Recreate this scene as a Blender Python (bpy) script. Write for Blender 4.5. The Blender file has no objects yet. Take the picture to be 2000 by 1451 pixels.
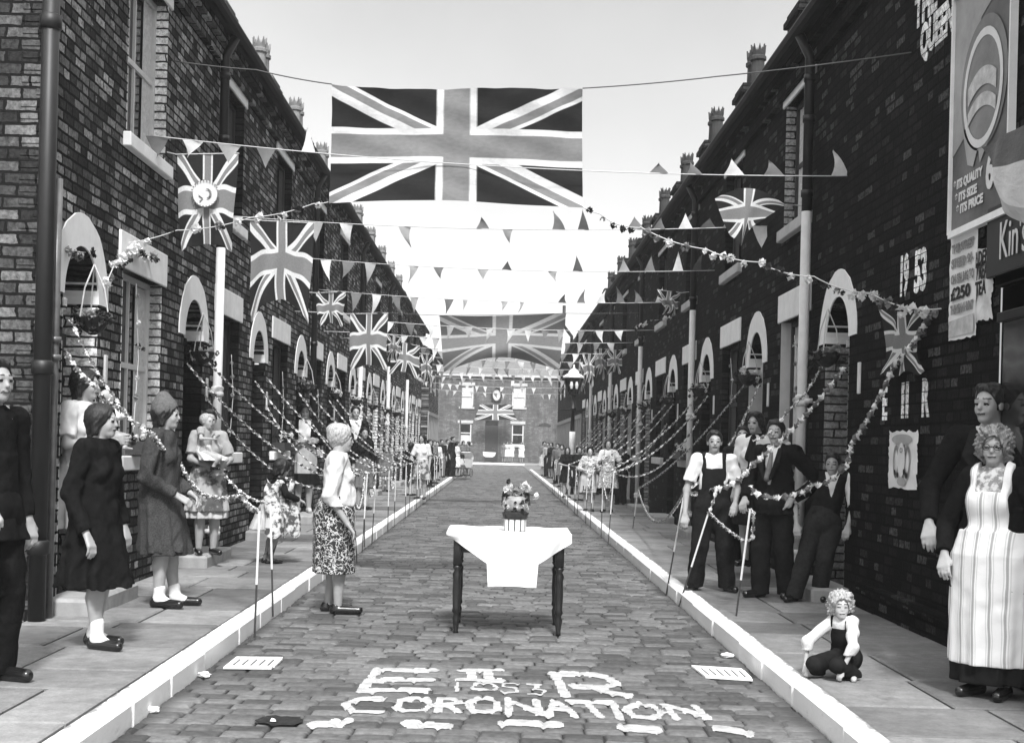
import bpy, bmesh, math, random
import numpy as np
from mathutils import Vector, Matrix
R = math.radians
rnd = random.Random(53)
nrs = np.random.RandomState(7)
scene = bpy.context.scene
COL = scene.collection

# ---------------------------------------------------------------- camera, light, exposure
FPX, VX, VY, HC, ROLL = 2500.0, 975.0, 868.0, 1.48, R(1.4)
cam_d = bpy.data.cameras.new("camera"); cam = bpy.data.objects.new("camera", cam_d); COL.objects.link(cam)
cam_d.sensor_width = 36.0; cam_d.lens = 36.0*FPX/2000.0
cam_d.shift_x = (1000-VX)/2000.0; cam_d.shift_y = (VY-725.5)/2000.0
cam_d.clip_start = 0.05; cam_d.clip_end = 2000
cam.matrix_world = Matrix.Translation((0, 0, HC)) @ Matrix.Rotation(R(90), 4, 'X') @ Matrix.Rotation(ROLL, 4, 'Z')
scene.camera = cam
scene.view_settings.view_transform = 'Standard'; scene.view_settings.look = 'None'
scene.view_settings.gamma = 1.0; scene.view_settings.exposure = 1.4
SUN_EL, SUN_AZ = 50.0, 172.0        # azimuth: clockwise from +Y; light arrives from behind the camera
world = bpy.data.worlds.new("World"); scene.world = world; world.use_nodes = True
wn = world.node_tree; wn.nodes.clear()
sky = wn.nodes.new("ShaderNodeTexSky"); sky.sky_type = 'NISHITA'; sky.sun_disc = False
sky.sun_elevation = R(SUN_EL); sky.sun_rotation = R(SUN_AZ); sky.dust_density = 2.0; sky.air_density = 1.0
bw = wn.nodes.new("ShaderNodeRGBToBW"); bg = wn.nodes.new("ShaderNodeBackground"); wo = wn.nodes.new("ShaderNodeOutputWorld")
wn.links.new(sky.outputs[0], bw.inputs[0])
# thin even cloud over the sky: a soft grey veil with faint mottling, thicker (brighter) towards the horizon
tcw = wn.nodes.new("ShaderNodeTexCoord"); nz = wn.nodes.new("ShaderNodeTexNoise"); nz.inputs["Scale"].default_value = 2.2; nz.inputs["Detail"].default_value = 5
wn.links.new(tcw.outputs["Generated"], nz.inputs["Vector"])
sx = wn.nodes.new("ShaderNodeSeparateXYZ"); wn.links.new(tcw.outputs["Generated"], sx.inputs[0])
mr = wn.nodes.new("ShaderNodeMapRange"); wn.links.new(sx.outputs[2], mr.inputs[0])
for _i, _v in ((1, 0.02), (2, 0.36), (3, 6.4), (4, 2.5)): mr.inputs[_i].default_value = _v
mr3 = wn.nodes.new("ShaderNodeMapRange"); wn.links.new(sx.outputs[2], mr3.inputs[0])      # the cloud veil is brightest overhead
for _i, _v in ((1, 0.38), (2, 0.8), (3, 0.0), (4, 9.0)): mr3.inputs[_i].default_value = _v
mr2 = wn.nodes.new("ShaderNodeMapRange"); wn.links.new(nz.outputs[0], mr2.inputs[0])
for _i, _v in ((1, 0.3), (2, 0.7), (3, .74), (4, 1.26)): mr2.inputs[_i].default_value = _v
mu = wn.nodes.new("ShaderNodeMath"); mu.operation = 'MULTIPLY'; mz = wn.nodes.new("ShaderNodeMath"); mz.operation = 'ADD'; wn.links.new(mr.outputs[0], mz.inputs[0]); wn.links.new(mr3.outputs[0], mz.inputs[1]); wn.links.new(mz.outputs[0], mu.inputs[0]); wn.links.new(mr2.outputs[0], mu.inputs[1])
ad = wn.nodes.new("ShaderNodeMath"); ad.operation = 'ADD'; wn.links.new(mu.outputs[0], ad.inputs[0]); wn.links.new(bw.outputs[0], ad.inputs[1])
wn.links.new(ad.outputs[0], bg.inputs[0]); wn.links.new(bg.outputs[0], wo.inputs[0])
bg.inputs[1].default_value = 0.05
sl = bpy.data.lights.new("sun", 'SUN'); sl.energy = 1.9; sl.angle = R(8); sl.color = (1, 1, 1)
so = bpy.data.objects.new("sun", sl); COL.objects.link(so)
_sd = Vector((math.sin(R(SUN_AZ))*math.cos(R(SUN_EL)), math.cos(R(SUN_AZ))*math.cos(R(SUN_EL)), math.sin(R(SUN_EL))))
so.rotation_euler = _sd.to_track_quat('Z', 'Y').to_euler(); so.location = (-20, -30, 40)

def uv_of(px, py):
    dx, dy = px-VX, py-VY
    return dx*math.cos(ROLL)+dy*math.sin(ROLL), dx*math.sin(ROLL)-dy*math.cos(ROLL)
def at(px, py, X=None, Y=None, Z=None):
    """where the sight line through a photograph pixel meets the plane X=, Y= or Z="""
    u, v = uv_of(px, py)
    if X is not None: Y = X*FPX/u
    elif Z is not None: Y = (Z-HC)*FPX/v
    return Vector((u/FPX*Y, Y, HC+v/FPX*Y))

# ---------------------------------------------------------------- objects, names, labels
def tag(o, label=None, cat=None, group=None, kind=None):
    if label: o["label"] = label
    if cat: o["category"] = cat
    if group: o["group"] = group
    if kind: o["kind"] = kind
    return o
def empty(name, loc=(0, 0, 0), rz=0.0, label=None, cat=None, group=None):
    o = bpy.data.objects.new(name, None); COL.objects.link(o); o.empty_display_size = 0.1
    o.location = loc; o.rotation_euler = (0, 0, rz)
    return tag(o, label, cat, group)
def copy_tree(o, parent=None):
    c = o.copy(); COL.objects.link(c)
    if parent is not None: c.parent = parent
    for ch in [x for x in KIDS.get(o.name, [])]:
        d = copy_tree(ch, c)
        KIDS.setdefault(c.name, []).append(d)
    return c
KIDS = {}
class MB:
    """collects faces into one mesh; each face has a material slot"""
    def __init__(s): s.v = []; s.f = []; s.m = []; s.uv = None
    def add(s, vs, fs, m=0):
        b = len(s.v); s.v += [tuple(p) for p in vs]
        for f in fs: s.f.append(tuple(i+b for i in f)); s.m.append(m)
    def quad(s, a, b, c, d, m=0): s.add([a, b, c, d], [(0, 1, 2, 3)], m)
    def box(s, x0, x1, y0, y1, z0, z1, m=0, M=None, bev=0.0):
        if x0 > x1: x0, x1 = x1, x0
        if y0 > y1: y0, y1 = y1, y0
        if z0 > z1: z0, z1 = z1, z0
        if bev > 0:
            b = min(bev, (x1-x0)*.45, (y1-y0)*.45, (z1-z0)*.45)
            vs = []; fs = []
            for (sx, X) in ((-1, x0), (1, x1)):
                for (sy, Yv) in ((-1, y0), (1, y1)):
                    for (sz, Zv) in ((-1, z0), (1, z1)):
                        vs += [(X, Yv-sy*b, Zv-sz*b), (X-sx*b, Yv, Zv-sz*b), (X-sx*b, Yv-sy*b, Zv)]
            bm = bmesh.new()
            bv = [bm.verts.new(p) for p in vs]
            r = bmesh.ops.convex_hull(bm, input=bv)
            bmesh.ops.join_triangles(bm, faces=bm.faces, angle_face_threshold=.1, angle_shape_threshold=3, cmp_seam=False, cmp_sharp=False, cmp_uvs=False, cmp_vcols=False, cmp_materials=False)
            bm.verts.index_update()
            vs = [tuple(v.co) for v in bm.verts]; fs = [tuple(v.index for v in f.verts) for f in bm.faces]
            bm.free()
        else:
            vs = [(x0, y0, z0), (x1, y0, z0), (x1, y1, z0), (x0, y1, z0), (x0, y0, z1), (x1, y0, z1), (x1, y1, z1), (x0, y1, z1)]
            fs = [(0, 3, 2, 1), (4, 5, 6, 7), (0, 1, 5, 4), (1, 2, 6, 5), (2, 3, 7, 6), (3, 0, 4, 7)]
        if M is not None: vs = [tuple(M @ Vector(p)) for p in vs]
        s.add(vs, fs, m)
    def tube(s, pts, r, n=8, m=0, caps=True):
        pts = [Vector(p) for p in pts]; k = len(pts)
        rr = r if isinstance(r, (list, tuple)) else [r]*k
        vs = []; fs = []; up = None
        for i, p in enumerate(pts):
            t = (pts[min(i+1, k-1)]-pts[max(i-1, 0)]).normalized()
            if up is None or abs(t.dot(up)) > .99: up = Vector((0, 0, 1)) if abs(t.z) < .9 else Vector((1, 0, 0))
            a = t.cross(up).normalized(); b = a.cross(t).normalized(); up = b
            for j in range(n):
                an = 2*math.pi*j/n
                vs.append(tuple(p+(a*math.cos(an)+b*math.sin(an))*rr[i]))
        for i in range(k-1):
            for j in range(n):
                fs.append((i*n+j, i*n+(j+1) % n, (i+1)*n+(j+1) % n, (i+1)*n+j))
        if caps: fs.append(tuple(range(n-1, -1, -1))); fs.append(tuple((k-1)*n+j for j in range(n)))
        s.add(vs, fs, m)
    def lathe(s, prof, n=12, c=(0, 0, 0), m=0, sx=1.0, sy=1.0):
        vs = []; fs = []
        for (r, z) in prof:
            for j in range(n):
                a = 2*math.pi*j/n; vs.append((c[0]+r*sx*math.cos(a), c[1]+r*sy*math.sin(a), c[2]+z))
        k = len(prof)
        for i in range(k-1):
            for j in range(n): fs.append((i*n+j, i*n+(j+1) % n, (i+1)*n+(j+1) % n, (i+1)*n+j))
        fs.append(tuple(range(n-1, -1, -1))); fs.append(tuple((k-1)*n+j for j in range(n)))
        s.add(vs, fs, m)
    def build(s, name, mats, parent=None, smooth=False, label=None, cat=None, group=None, kind=None, loc=None, uvs=None):
        me = bpy.data.meshes.new(name); me.from_pydata(s.v, [], s.f)
        if not isinstance(mats, (list, tuple)): mats = [mats]
        for mt in mats: me.materials.append(mt)
        if any(s.m): me.polygons.foreach_set("material_index", s.m)
        if smooth: me.polygons.foreach_set("use_smooth", [True]*len(me.polygons))
        if uvs is not None:
            ul = me.uv_layers.new(name="uv")
            li = np.empty(len(me.loops), dtype=np.int32); me.loops.foreach_get("vertex_index", li)
            ul.data.foreach_set("uv", np.asarray(uvs, dtype=np.float32)[li].ravel())
        me.update()
        o = bpy.data.objects.new(name, me); COL.objects.link(o)
        if parent is not None: o.parent = parent; KIDS.setdefault(parent.name, []).append(o)
        if loc is not None: o.location = loc
        return tag(o, label, cat, group, kind)

# ---------------------------------------------------------------- materials (everything grey: the photograph is black and white)
def nd(nt, t, **kw):
    n = nt.nodes.new(t)
    for k, v in kw.items():
        if k == 'ins':
            for i, x in v.items():
                if isinstance(x, bpy.types.NodeSocket): nt.links.new(x, n.inputs[i])
                else: n.inputs[i].default_value = x
        else: setattr(n, k, v)
    return n
def g3(v): return (v, v, v, 1.0)
def newmat(name):
    m = bpy.data.materials.new(name); m.use_nodes = True; nt = m.node_tree
    b = nt.nodes["Principled BSDF"]; b.inputs["Roughness"].default_value = .8
    return m, nt, b
def mth(nt, op, a, b=None, c=None):
    n = nt.nodes.new("ShaderNodeMath"); n.operation = op
    for i, x in enumerate((a, b, c)):
        if x is None: continue
        if isinstance(x, bpy.types.NodeSocket): nt.links.new(x, n.inputs[i])
        else: n.inputs[i].default_value = x
    return n.outputs[0]
def mixf(nt, fac, a, b):
    n = nt.nodes.new("ShaderNodeMix"); n.data_type = 'FLOAT'
    for i, x in ((0, fac), (2, a), (3, b)):
        if isinstance(x, bpy.types.NodeSocket): nt.links.new(x, n.inputs[i])
        else: n.inputs[i].default_value = x
    return n.outputs[0]
def ramp(nt, x, a0, a1, b0=0.0, b1=1.0):
    n = nt.nodes.new("ShaderNodeMapRange"); nt.links.new(x, n.inputs[0])
    for i, v in ((1, a0), (2, a1), (3, b0), (4, b1)): n.inputs[i].default_value = v
    return n.outputs[0]
def noise(nt, vec, scale, detail=3, rough=.55):
    n = nd(nt, "ShaderNodeTexNoise"); n.inputs["Scale"].default_value = scale
    n.inputs["Detail"].default_value = detail; n.inputs["Roughness"].default_value = rough
    if vec is not None: nt.links.new(vec, n.inputs["Vector"])
    return n.outputs[0]
def bump(nt, b, h, strength=.4, dist=.01):
    n = nd(nt, "ShaderNodeBump"); n.inputs["Strength"].default_value = strength; n.inputs["Distance"].default_value = dist
    nt.links.new(h, n.inputs["Height"]); nt.links.new(n.outputs[0], b.inputs["Normal"])
MATS = {}
def plain(name, v, rough=.8, var=.15, scale=12.0, bumps=.15, spec=.2, fine=None):
    if name in MATS: return MATS[name]
    m, nt, b = newmat(name)
    tc = nd(nt, "ShaderNodeTexCoord")
    n1 = noise(nt, tc.outputs["Object"], scale, 5, .65)
    v1 = ramp(nt, n1, .3, .7, v*(1-var), v*(1+var))
    nt.links.new(v1, b.inputs["Base Color"])
    b.inputs["Roughness"].default_value = rough; b.inputs["Specular IOR Level"].default_value = spec
    if bumps: bump(nt, b, noise(nt, tc.outputs["Object"], fine or scale*6, 4), bumps, .006)
    MATS[name] = m; return m
def brickmat(name, axis, lo, hi, mortar, bw=.235, rh=.0815, patch=.0, white=None, mort=.012, dirt=.35, spark=0.0):
    """brick in world coordinates; axis 'Y' for walls along the street, 'X' for walls across it"""
    m, nt, b = newmat(name)
    geo = nd(nt, "ShaderNodeNewGeometry"); sp = nd(nt, "ShaderNodeSeparateXYZ", ins={0: geo.outputs["Position"]})
    al = sp.outputs[1] if axis == 'Y' else sp.outputs[0]
    wob = noise(nt, geo.outputs["Position"], 2.2, 2)
    zz = mth(nt, 'ADD', sp.outputs[2], mth(nt, 'MULTIPLY', mth(nt, 'SUBTRACT', wob, .5), .012))
    wob2 = noise(nt, geo.outputs["Position"], 14, 2)
    aa = mth(nt, 'ADD', al, mth(nt, 'MULTIPLY', mth(nt, 'SUBTRACT', wob2, .5), .045))
    zz = mth(nt, 'ADD', zz, mth(nt, 'MULTIPLY', mth(nt, 'SUBTRACT', wob2, .5), .018))
    cb = nd(nt, "ShaderNodeCombineXYZ", ins={0: aa, 1: zz})
    br = nd(nt, "ShaderNodeTexBrick"); nt.links.new(cb.outputs[0], br.inputs["Vector"])
    br.offset = .5; br.squash = .62; br.squash_frequency = 3
    br.inputs["Scale"].default_value = 1.0; br.inputs["Brick Width"].default_value = bw; br.inputs["Row Height"].default_value = rh
    br.inputs["Mortar Size"].default_value = mort; br.inputs["Mortar Smooth"].default_value = .25; br.inputs["Bias"].default_value = 0
    br.inputs["Color1"].default_value = g3(0); br.inputs["Color2"].default_value = g3(1); br.inputs["Mortar"].default_value = g3(.5)
    tone = nd(nt, "ShaderNodeSeparateColor", ins={0: br.outputs["Color"]}).outputs[0]
    sm = noise(nt, geo.outputs["Position"], 30, 4, .7); lg = noise(nt, geo.outputs["Position"], .9, 3)
    t2 = mth(nt, 'POWER', tone, 1.7)
    v = mixf(nt, t2, lo, hi)
    v = mth(nt, 'MULTIPLY', v, ramp(nt, sm, .3, .72, .38, 1.62))
    v = mth(nt, 'MULTIPLY', v, ramp(nt, lg, .32, .7, 1-dirt, 1+dirt))
    mp = nd(nt, "ShaderNodeMapping"); mp.inputs["Scale"].default_value = (3.0, 3.0, .35); nt.links.new(geo.outputs["Position"], mp.inputs[0])
    v = mth(nt, 'MULTIPLY', v, ramp(nt, noise(nt, mp.outputs[0], 1.0, 4, .6), .35, .65, .62, 1.2))      # soot washed down by rain
    if spark: v = mth(nt, 'ADD', v, mth(nt, 'MULTIPLY', ramp(nt, tone, .84, .97), mth(nt, 'MULTIPLY', ramp(nt, sm, .35, .65), spark)))
    if patch:
        pn = noise(nt, geo.outputs["Position"], 5.5, 5, .75)
        v = mixf(nt, ramp(nt, pn, .64, .70, 0, patch), v, hi*2.0)
    v = mixf(nt, br.outputs["Fac"], v, mortar)
    nt.links.new(v, b.inputs["Base Color"]); b.inputs["Roughness"].default_value = .95; b.inputs["Specular IOR Level"].default_value = .08
    h = mth(nt, 'ADD', mth(nt, 'MULTIPLY', mth(nt, 'SUBTRACT', 1.0, br.outputs["Fac"]), 1.0), mth(nt, 'MULTIPLY', sm, .5))
    bump(nt, b, h, .9, .012)
    MATS[name] = m; return m
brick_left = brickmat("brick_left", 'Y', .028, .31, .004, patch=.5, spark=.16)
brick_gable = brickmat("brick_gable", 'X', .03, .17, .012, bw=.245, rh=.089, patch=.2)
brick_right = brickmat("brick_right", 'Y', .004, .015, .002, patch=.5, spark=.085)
brick_rgable = brickmat("brick_right_gable", 'X', .008, .035, .004, patch=.2)
brick_far = brickmat("brick_far", 'X', .13, .23, .10, bw=.3, rh=.1, mort=.015)
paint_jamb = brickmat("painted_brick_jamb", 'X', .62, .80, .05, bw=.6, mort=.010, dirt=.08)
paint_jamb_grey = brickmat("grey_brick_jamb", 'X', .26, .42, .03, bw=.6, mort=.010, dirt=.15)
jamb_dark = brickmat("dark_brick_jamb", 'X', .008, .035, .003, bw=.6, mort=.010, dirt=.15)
paint_letter = brickmat("painted_brick_lettering", 'Y', .78, .90, .06, mort=.004, dirt=.1)
white_paint = plain("white_paint", .84, .75, .06, 9, .12)
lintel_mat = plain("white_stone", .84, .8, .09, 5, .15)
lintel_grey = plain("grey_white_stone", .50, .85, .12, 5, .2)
stone_mat = plain("step_stone", .33, .9, .2, 6, .3)
frame_white = plain("frame_white", .62, .5, .08, 8, .03)
frame_dark = plain("frame_dark", .05, .5, .2, 8, .03)
door_dark = plain("door_dark", .018, .45, .3, 4, .05)
black_iron = plain("black_iron", .008, .5, .3, 9, .1, .5)
white_iron = plain("white_iron", .66, .5, .1, 7, .08)
slate = plain("slate", .035, .7, .4, 3, .3)
fascia_mat = plain("fascia_dark", .012, .7, .3, 5, .2)
clay_pot = plain("clay_pot", .20, .85, .3, 5, .2)
clay_dark = plain("clay_dark", .05, .85, .3, 5, .2)
string_mat = plain("string", .55, .9, .1, 20, 0)
string_dark = plain("string_dark", .10, .9, .1, 20, 0)
table_wood = plain("table_wood", .012, .4, .3, 8, .1, .5)
cane_mat = plain("cane_dark", .05, .6, .3, 30, 0)
cane_white = plain("cane_white", .7, .6, .1, 30, 0)
curtain_mat = plain("curtain", .55, .9, .2, 25, .2)
timber_grey = plain("painted_timber_grey", .30, .8, .12, 3, .1)
leafm = plain("leaf", .03, .6, .4, 20, .1)
def glassmat():
    m, nt, b = newmat("window_glass"); b.inputs["Base Color"].default_value = g3(.012)
    b.inputs["Roughness"].default_value = .08; b.inputs["Specular IOR Level"].default_value = .5
    bump(nt, b, noise(nt, nd(nt, "ShaderNodeTexCoord").outputs["Object"], 3, 1), .05, .05)
    return m
glass = glassmat()
def clothmat(name, v, trans=0.0, var=.08, scale=20, rough=.9):
    if name in MATS: return MATS[name]
    m, nt, b = newmat(name); tc = nd(nt, "ShaderNodeTexCoord")
    n1 = noise(nt, tc.outputs["Object"], scale, 4)
    vv = ramp(nt, n1, .3, .7, v*(1-var), v*(1+var)); nt.links.new(vv, b.inputs["Base Color"])
    b.inputs["Roughness"].default_value = rough; b.inputs["Specular IOR Level"].default_value = .12
    bump(nt, b, noise(nt, tc.outputs["Object"], 9, 3), .25, .02)
    if trans:
        tr = nd(nt, "ShaderNodeBsdfTranslucent"); nt.links.new(vv, tr.inputs[0])
        mx = nd(nt, "ShaderNodeMixShader"); mx.inputs[0].default_value = trans
        nt.links.new(b.outputs[0], mx.inputs[1]); nt.links.new(tr.outputs[0], mx.inputs[2])
        nt.links.new(mx.outputs[0], nt.nodes["Material Output"].inputs[0])
    MATS[name] = m; return m
pen_white = clothmat("pennant_white", .78, .35); pen_grey = clothmat("pennant_grey", .22, .35)
pen_dark = clothmat("pennant_dark", .10, .3); pen_light = clothmat("pennant_light", .45, .35)
paper_white = clothmat("paper_white", .80, .2); paper_dark = clothmat("paper_dark", .05, .1); paper_grey = clothmat("paper_grey", .3, .2)
def unionjack(name, blue=.02, red=.27, white=.80, trans=.25, rose=False):
    m, nt, b = newmat(name)
    uvn = nd(nt, "ShaderNodeUVMap"); sp = nd(nt, "ShaderNodeSeparateXYZ", ins={0: uvn.outputs[0]})
    du = mth(nt, 'SUBTRACT', sp.outputs[0], .5); dv = mth(nt, 'SUBTRACT', sp.outputs[1], .5)
    d1 = mth(nt, 'SUBTRACT', du, dv); d2 = mth(nt, 'ADD', du, dv)
    ad = mth(nt, 'MINIMUM', mth(nt, 'ABSOLUTE', d1), mth(nt, 'ABSOLUTE', d2))
    # counterchange: the red saltire sits off the centre of the white one
    side = mth(nt, 'SIGN', du)
    r1 = mth(nt, 'ABSOLUTE', mth(nt, 'ADD', d1, mth(nt, 'MULTIPLY', side, -.022)))
    r2 = mth(nt, 'ABSOLUTE', mth(nt, 'ADD', d2, mth(nt, 'MULTIPLY', side, .022)))
    ar = mth(nt, 'MINIMUM', r1, r2)
    au = mth(nt, 'ABSOLUTE', du); av = mth(nt, 'ABSOLUTE', dv)
    f = noise(nt, uvn.outputs[0], 40, 2)
    lt = lambda x, t: ramp(nt, x, t-.004, t+.004, 1, 0)
    v = mixf(nt, lt(ad, .092), blue, white)
    v = mixf(nt, lt(ar, .036), v, red)
    v = mixf(nt, lt(au, .080), v, white); v = mixf(nt, lt(av, .155), v, white)
    v = mixf(nt, lt(au, .053), v, red); v = mixf(nt, lt(av, .100), v, red)
    v = mth(nt, 'MULTIPLY', v, ramp(nt, f, .3, .7, .9, 1.08))
    nt.links.new(v, b.inputs["Base Color"]); b.inputs["Roughness"].default_value = .9; b.inputs["Specular IOR Level"].default_value = .1
    bump(nt, b, noise(nt, uvn.outputs[0], 5, 3), .3, .03)
    tr = nd(nt, "ShaderNodeBsdfTranslucent"); nt.links.new(v, tr.inputs[0])
    mx = nd(nt, "ShaderNodeMixShader"); mx.inputs[0].default_value = trans
    nt.links.new(b.outputs[0], mx.inputs[1]); nt.links.new(tr.outputs[0], mx.inputs[2])
    nt.links.new(mx.outputs[0], nt.nodes["Material Output"].inputs[0])
    return m
jack = unionjack("union_flag", .028, .25); jack_pale = unionjack("faded_union_flag", .14, .24, .55, .45)  # second cloth is paler, with less contrast between its bands

# ---------------------------------------------------------------- the ground
XKL, XKR = -1.84, 1.745           # kerb faces
XL, XR = -3.34, 3.20              # house fronts
KERB = .125
SROW, SLEN = .135, .215
rows_rng = np.random.RandomState(11)
NROW = int(110/SROW)
row_off = rows_rng.rand(NROW+40)*SLEN
sett_tone = None
def sett_height(x, y):
    """height of the setts' surface at x, y (arrays)"""
    r = np.floor((y+2)/SROW).astype(int); fy = ((y+2)/SROW)-r
    o = row_off[np.clip(r, 0, NROW+39)]
    c = np.floor((x+o+3)/SLEN); fx = (x+o+3)/SLEN-c
    ex = np.minimum(fx, 1-fx)*SLEN; ey = np.minimum(fy, 1-fy)*SROW
    e = np.minimum(ex, ey)
    h = np.clip(e/.026, 0, 1); h = 1-(1-h)**2.5
    seed = np.sin(c*12.9898+r*78.233)*43758.5453; rn = seed-np.floor(seed)
    return -.018+.018*h+(rn-.5)*.009+.003*np.sin(x*3+y*1.3)
def sett_grid(x0, x1, y0, y1, name, label_kind='structure'):
    ys = []; r0 = int(math.floor((y0+2)/SROW)); r1 = int(math.ceil((y1+2)/SROW))
    V = []; F = []; T = []
    fr = [0.0, .05, .14, .5, .86, .95]
    for r in range(r0, r1):
        yb = r*SROW-2; near = yb < 17
        frx = [0.0, .03, .08, .15, .5, .85, .92, .97] if near else [0.0, .08, .92]
        fry = [0.0, .04, .10, .2, .5, .8, .90, .96, 1.0] if near else [0, .1, .9, 1.0]
        o = row_off[min(r, NROW+39)]
        cs = np.arange(math.floor((x0+o+3)/SLEN), math.ceil((x1+o+3)/SLEN)+1)
        xs = np.array([(c+f)*SLEN-o-3 for c in cs for f in frx]); xs = np.clip(xs, x0, x1); xs = np.unique(np.round(xs, 5))
        yy = np.array([yb+f*SROW for f in fry]); yy[-1] -= 1e-4; yy[0] += 1e-4
        gx, gy = np.meshgrid(xs, yy)
        gz = sett_height(gx, gy); b = len(V); nx = len(xs)
        V += np.stack([gx, gy, gz], -1).reshape(-1, 3).tolist()
        cell = np.floor((gx+o+3)/SLEN+1e-6); rn = np.sin(cell*37.71+r*11.93)*9173.13; rn -= np.floor(rn)
        for j in range(len(yy)-1):
            for i in range(nx-1):
                F.append((b+j*nx+i, b+j*nx+i+1, b+(j+1)*nx+i+1, b+(j+1)*nx+i))
                xm = (xs[i]+xs[i+1])/2; cc = math.floor((xm+o+3)/SLEN); q = math.sin(cc*37.71+r*11.93)*9173.13; T.append(q-math.floor(q))
    me = bpy.data.meshes.new(name); me.from_pydata(V, [], F)
    at_ = me.attributes.new("tone", 'FLOAT', 'FACE'); at_.data.foreach_set("value", T)
    me.polygons.foreach_set("use_smooth", [True]*len(F))
    ob = bpy.data.objects.new(name, me); COL.objects.link(ob); return ob
def settmat():
    m, nt, b = newmat("granite_setts")
    geo = nd(nt, "ShaderNodeNewGeometry"); a = nd(nt, "ShaderNodeAttribute", attribute_name="tone")
    z = nd(nt, "ShaderNodeSeparateXYZ", ins={0: geo.outputs["Position"]}).outputs[2]
    n1 = noise(nt, geo.outputs["Position"], 22, 5, .7); n2 = noise(nt, geo.outputs["Position"], .8, 3)
    v = mixf(nt, a.outputs["Fac"], .055, .155)
    v = mth(nt, 'MULTIPLY', v, ramp(nt, n1, .3, .7, .62, 1.38)); v = mth(nt, 'MULTIPLY', v, ramp(nt, n2, .3, .7, .80, 1.2))
    xx = nd(nt, "ShaderNodeSeparateXYZ", ins={0: geo.outputs["Position"]}).outputs[0]
    gut = ramp(nt, mth(nt, 'ADD', mth(nt, 'ABSOLUTE', mth(nt, 'ADD', xx, .048)), mth(nt, 'MULTIPLY', n1, .12)), 1.74, 1.84, 0, .75); v = mixf(nt, gut, v, .03)
    v = mixf(nt, ramp(nt, z, -.019, -.008, 1, 0), v, .018)
    nt.links.new(v, b.inputs["Base Color"]); b.inputs["Roughness"].default_value = .72; b.inputs["Specular IOR Level"].default_value = .35
    bump(nt, b, noise(nt, geo.outputs["Position"], 60, 5, .7), .5, .006)
    return m
def slabs(name, x0, x1, y0, y1, ztop, m, jd=.020, seed=1, wl=(.55, .95), wr=(.45, .75)):
    """flagstones laid in courses across the pavement, open joints between them"""
    rg = random.Random(seed); mb = MB(); y = y0; T = []
    while y < y1:
        d = rg.uniform(*wl); x = x0
        while x < x1-.05:
            w = rg.uniform(*wr)
            if x1-x-w < .3: w = x1-x
            dz = rg.uniform(-.004, .003); tx = rg.uniform(-.002, .002)
            xa, xb, ya, yb = x+jd/2, x+w-jd/2, y+jd/2, min(y+d, y1)-jd/2
            c = .014
            vs = [(xa+c, ya+c, ztop+dz), (xb-c, ya+c, ztop+dz+tx), (xb-c, yb-c, ztop+dz+tx), (xa+c, yb-c, ztop+dz),
                  (xa, ya, ztop-.008), (xb, ya, ztop-.008), (xb, yb, ztop-.008), (xa, yb, ztop-.008),
                  (xa, ya, ztop-.05), (xb, ya, ztop-.05), (xb, yb, ztop-.05), (xa, yb, ztop-.05)]
            fs = [(0, 1, 2, 3)]+[(4+i, 4+(i+1) % 4, (i+1) % 4, i) for i in range(4)]+[(8+i, 8+(i+1) % 4, 4+(i+1) % 4, 4+i) for i in range(4)]
            mb.add(vs, fs); T += [rg.random()]*9
            x += w
        y += d
    o = mb.build(name, m, kind='structure')
    at_ = o.data.attributes.new("tone", 'FLOAT', 'FACE'); at_.data.foreach_set("value", T)
    return o
def flagstonemat():
    m, nt, b = newmat("flagstone")
    geo = nd(nt, "ShaderNodeNewGeometry"); a = nd(nt, "ShaderNodeAttribute", attribute_name="tone")
    n1 = noise(nt, geo.outputs["Position"], 9, 6, .7); n2 = noise(nt, geo.outputs["Position"], 1.1, 4); n3 = noise(nt, geo.outputs["Position"], 70, 3, .7)
    v = mixf(nt, a.outputs["Fac"], .14, .28)
    v = mth(nt, 'MULTIPLY', v, ramp(nt, n1, .3, .7, .76, 1.2)); v = mth(nt, 'MULTIPLY', v, ramp(nt, n2, .3, .7, .66, 1.2)); v = mixf(nt, ramp(nt, noise(nt, geo.outputs['Position'], 2.6, 6, .75), .60, .70, 0, .6), v, .10)
    v = mth(nt, 'MULTIPLY', v, ramp(nt, n3, .3, .7, .88, 1.12))
    nt.links.new(v, b.inputs["Base Color"]); b.inputs["Roughness"].default_value = .85; b.inputs["Specular IOR Level"].default_value = .25
    bump(nt, b, mth(nt, 'ADD', n1, mth(nt, 'MULTIPLY', n3, .4)), .8, .014)
    return m
fl_mat = flagstonemat()
dirt_mat = plain("packed_dirt", .015, .95, .3, 3, .4)
mb = MB(); mb.quad((-400, -60, -.06), (400, -60, -.06), (400, 600, -.06), (-400, 600, -.06))
mb.build("ground", dirt_mat, kind='structure')
road = sett_grid(XKL+.01, XKR-.01, 4.6, 96.0, "road"); road.data.materials.append(settmat()); tag(road, kind='structure')
slabs("pavement", -5.6, XKL-.155, 4.8, 9.3, KERB, fl_mat, seed=3)
slabs("pavement", XL-.02, XKL-.155, 9.3, 54.2, KERB, fl_mat, seed=5, wr=(.5, .85))
slabs("pavement", XKR+.135, XR+.02, 4.8, 72.0, KERB, fl_mat, seed=8, wr=(.5, .8))
slabs("pavement", -9, 9, 93.6, 97.9, KERB, fl_mat, seed=9)
mb = MB(); mb.box(-3.4, XKL-.02, 4.6, 54.3, -.05, KERB-.045); mb.box(-9, -3.4, 4.6, 9.3, -.05, KERB-.045); mb.box(XKR+.02, 3.3, 4.6, 72, -.05, KERB-.045); mb.box(-9, 9, 93.5, 98, -.05, KERB-.045)
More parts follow.
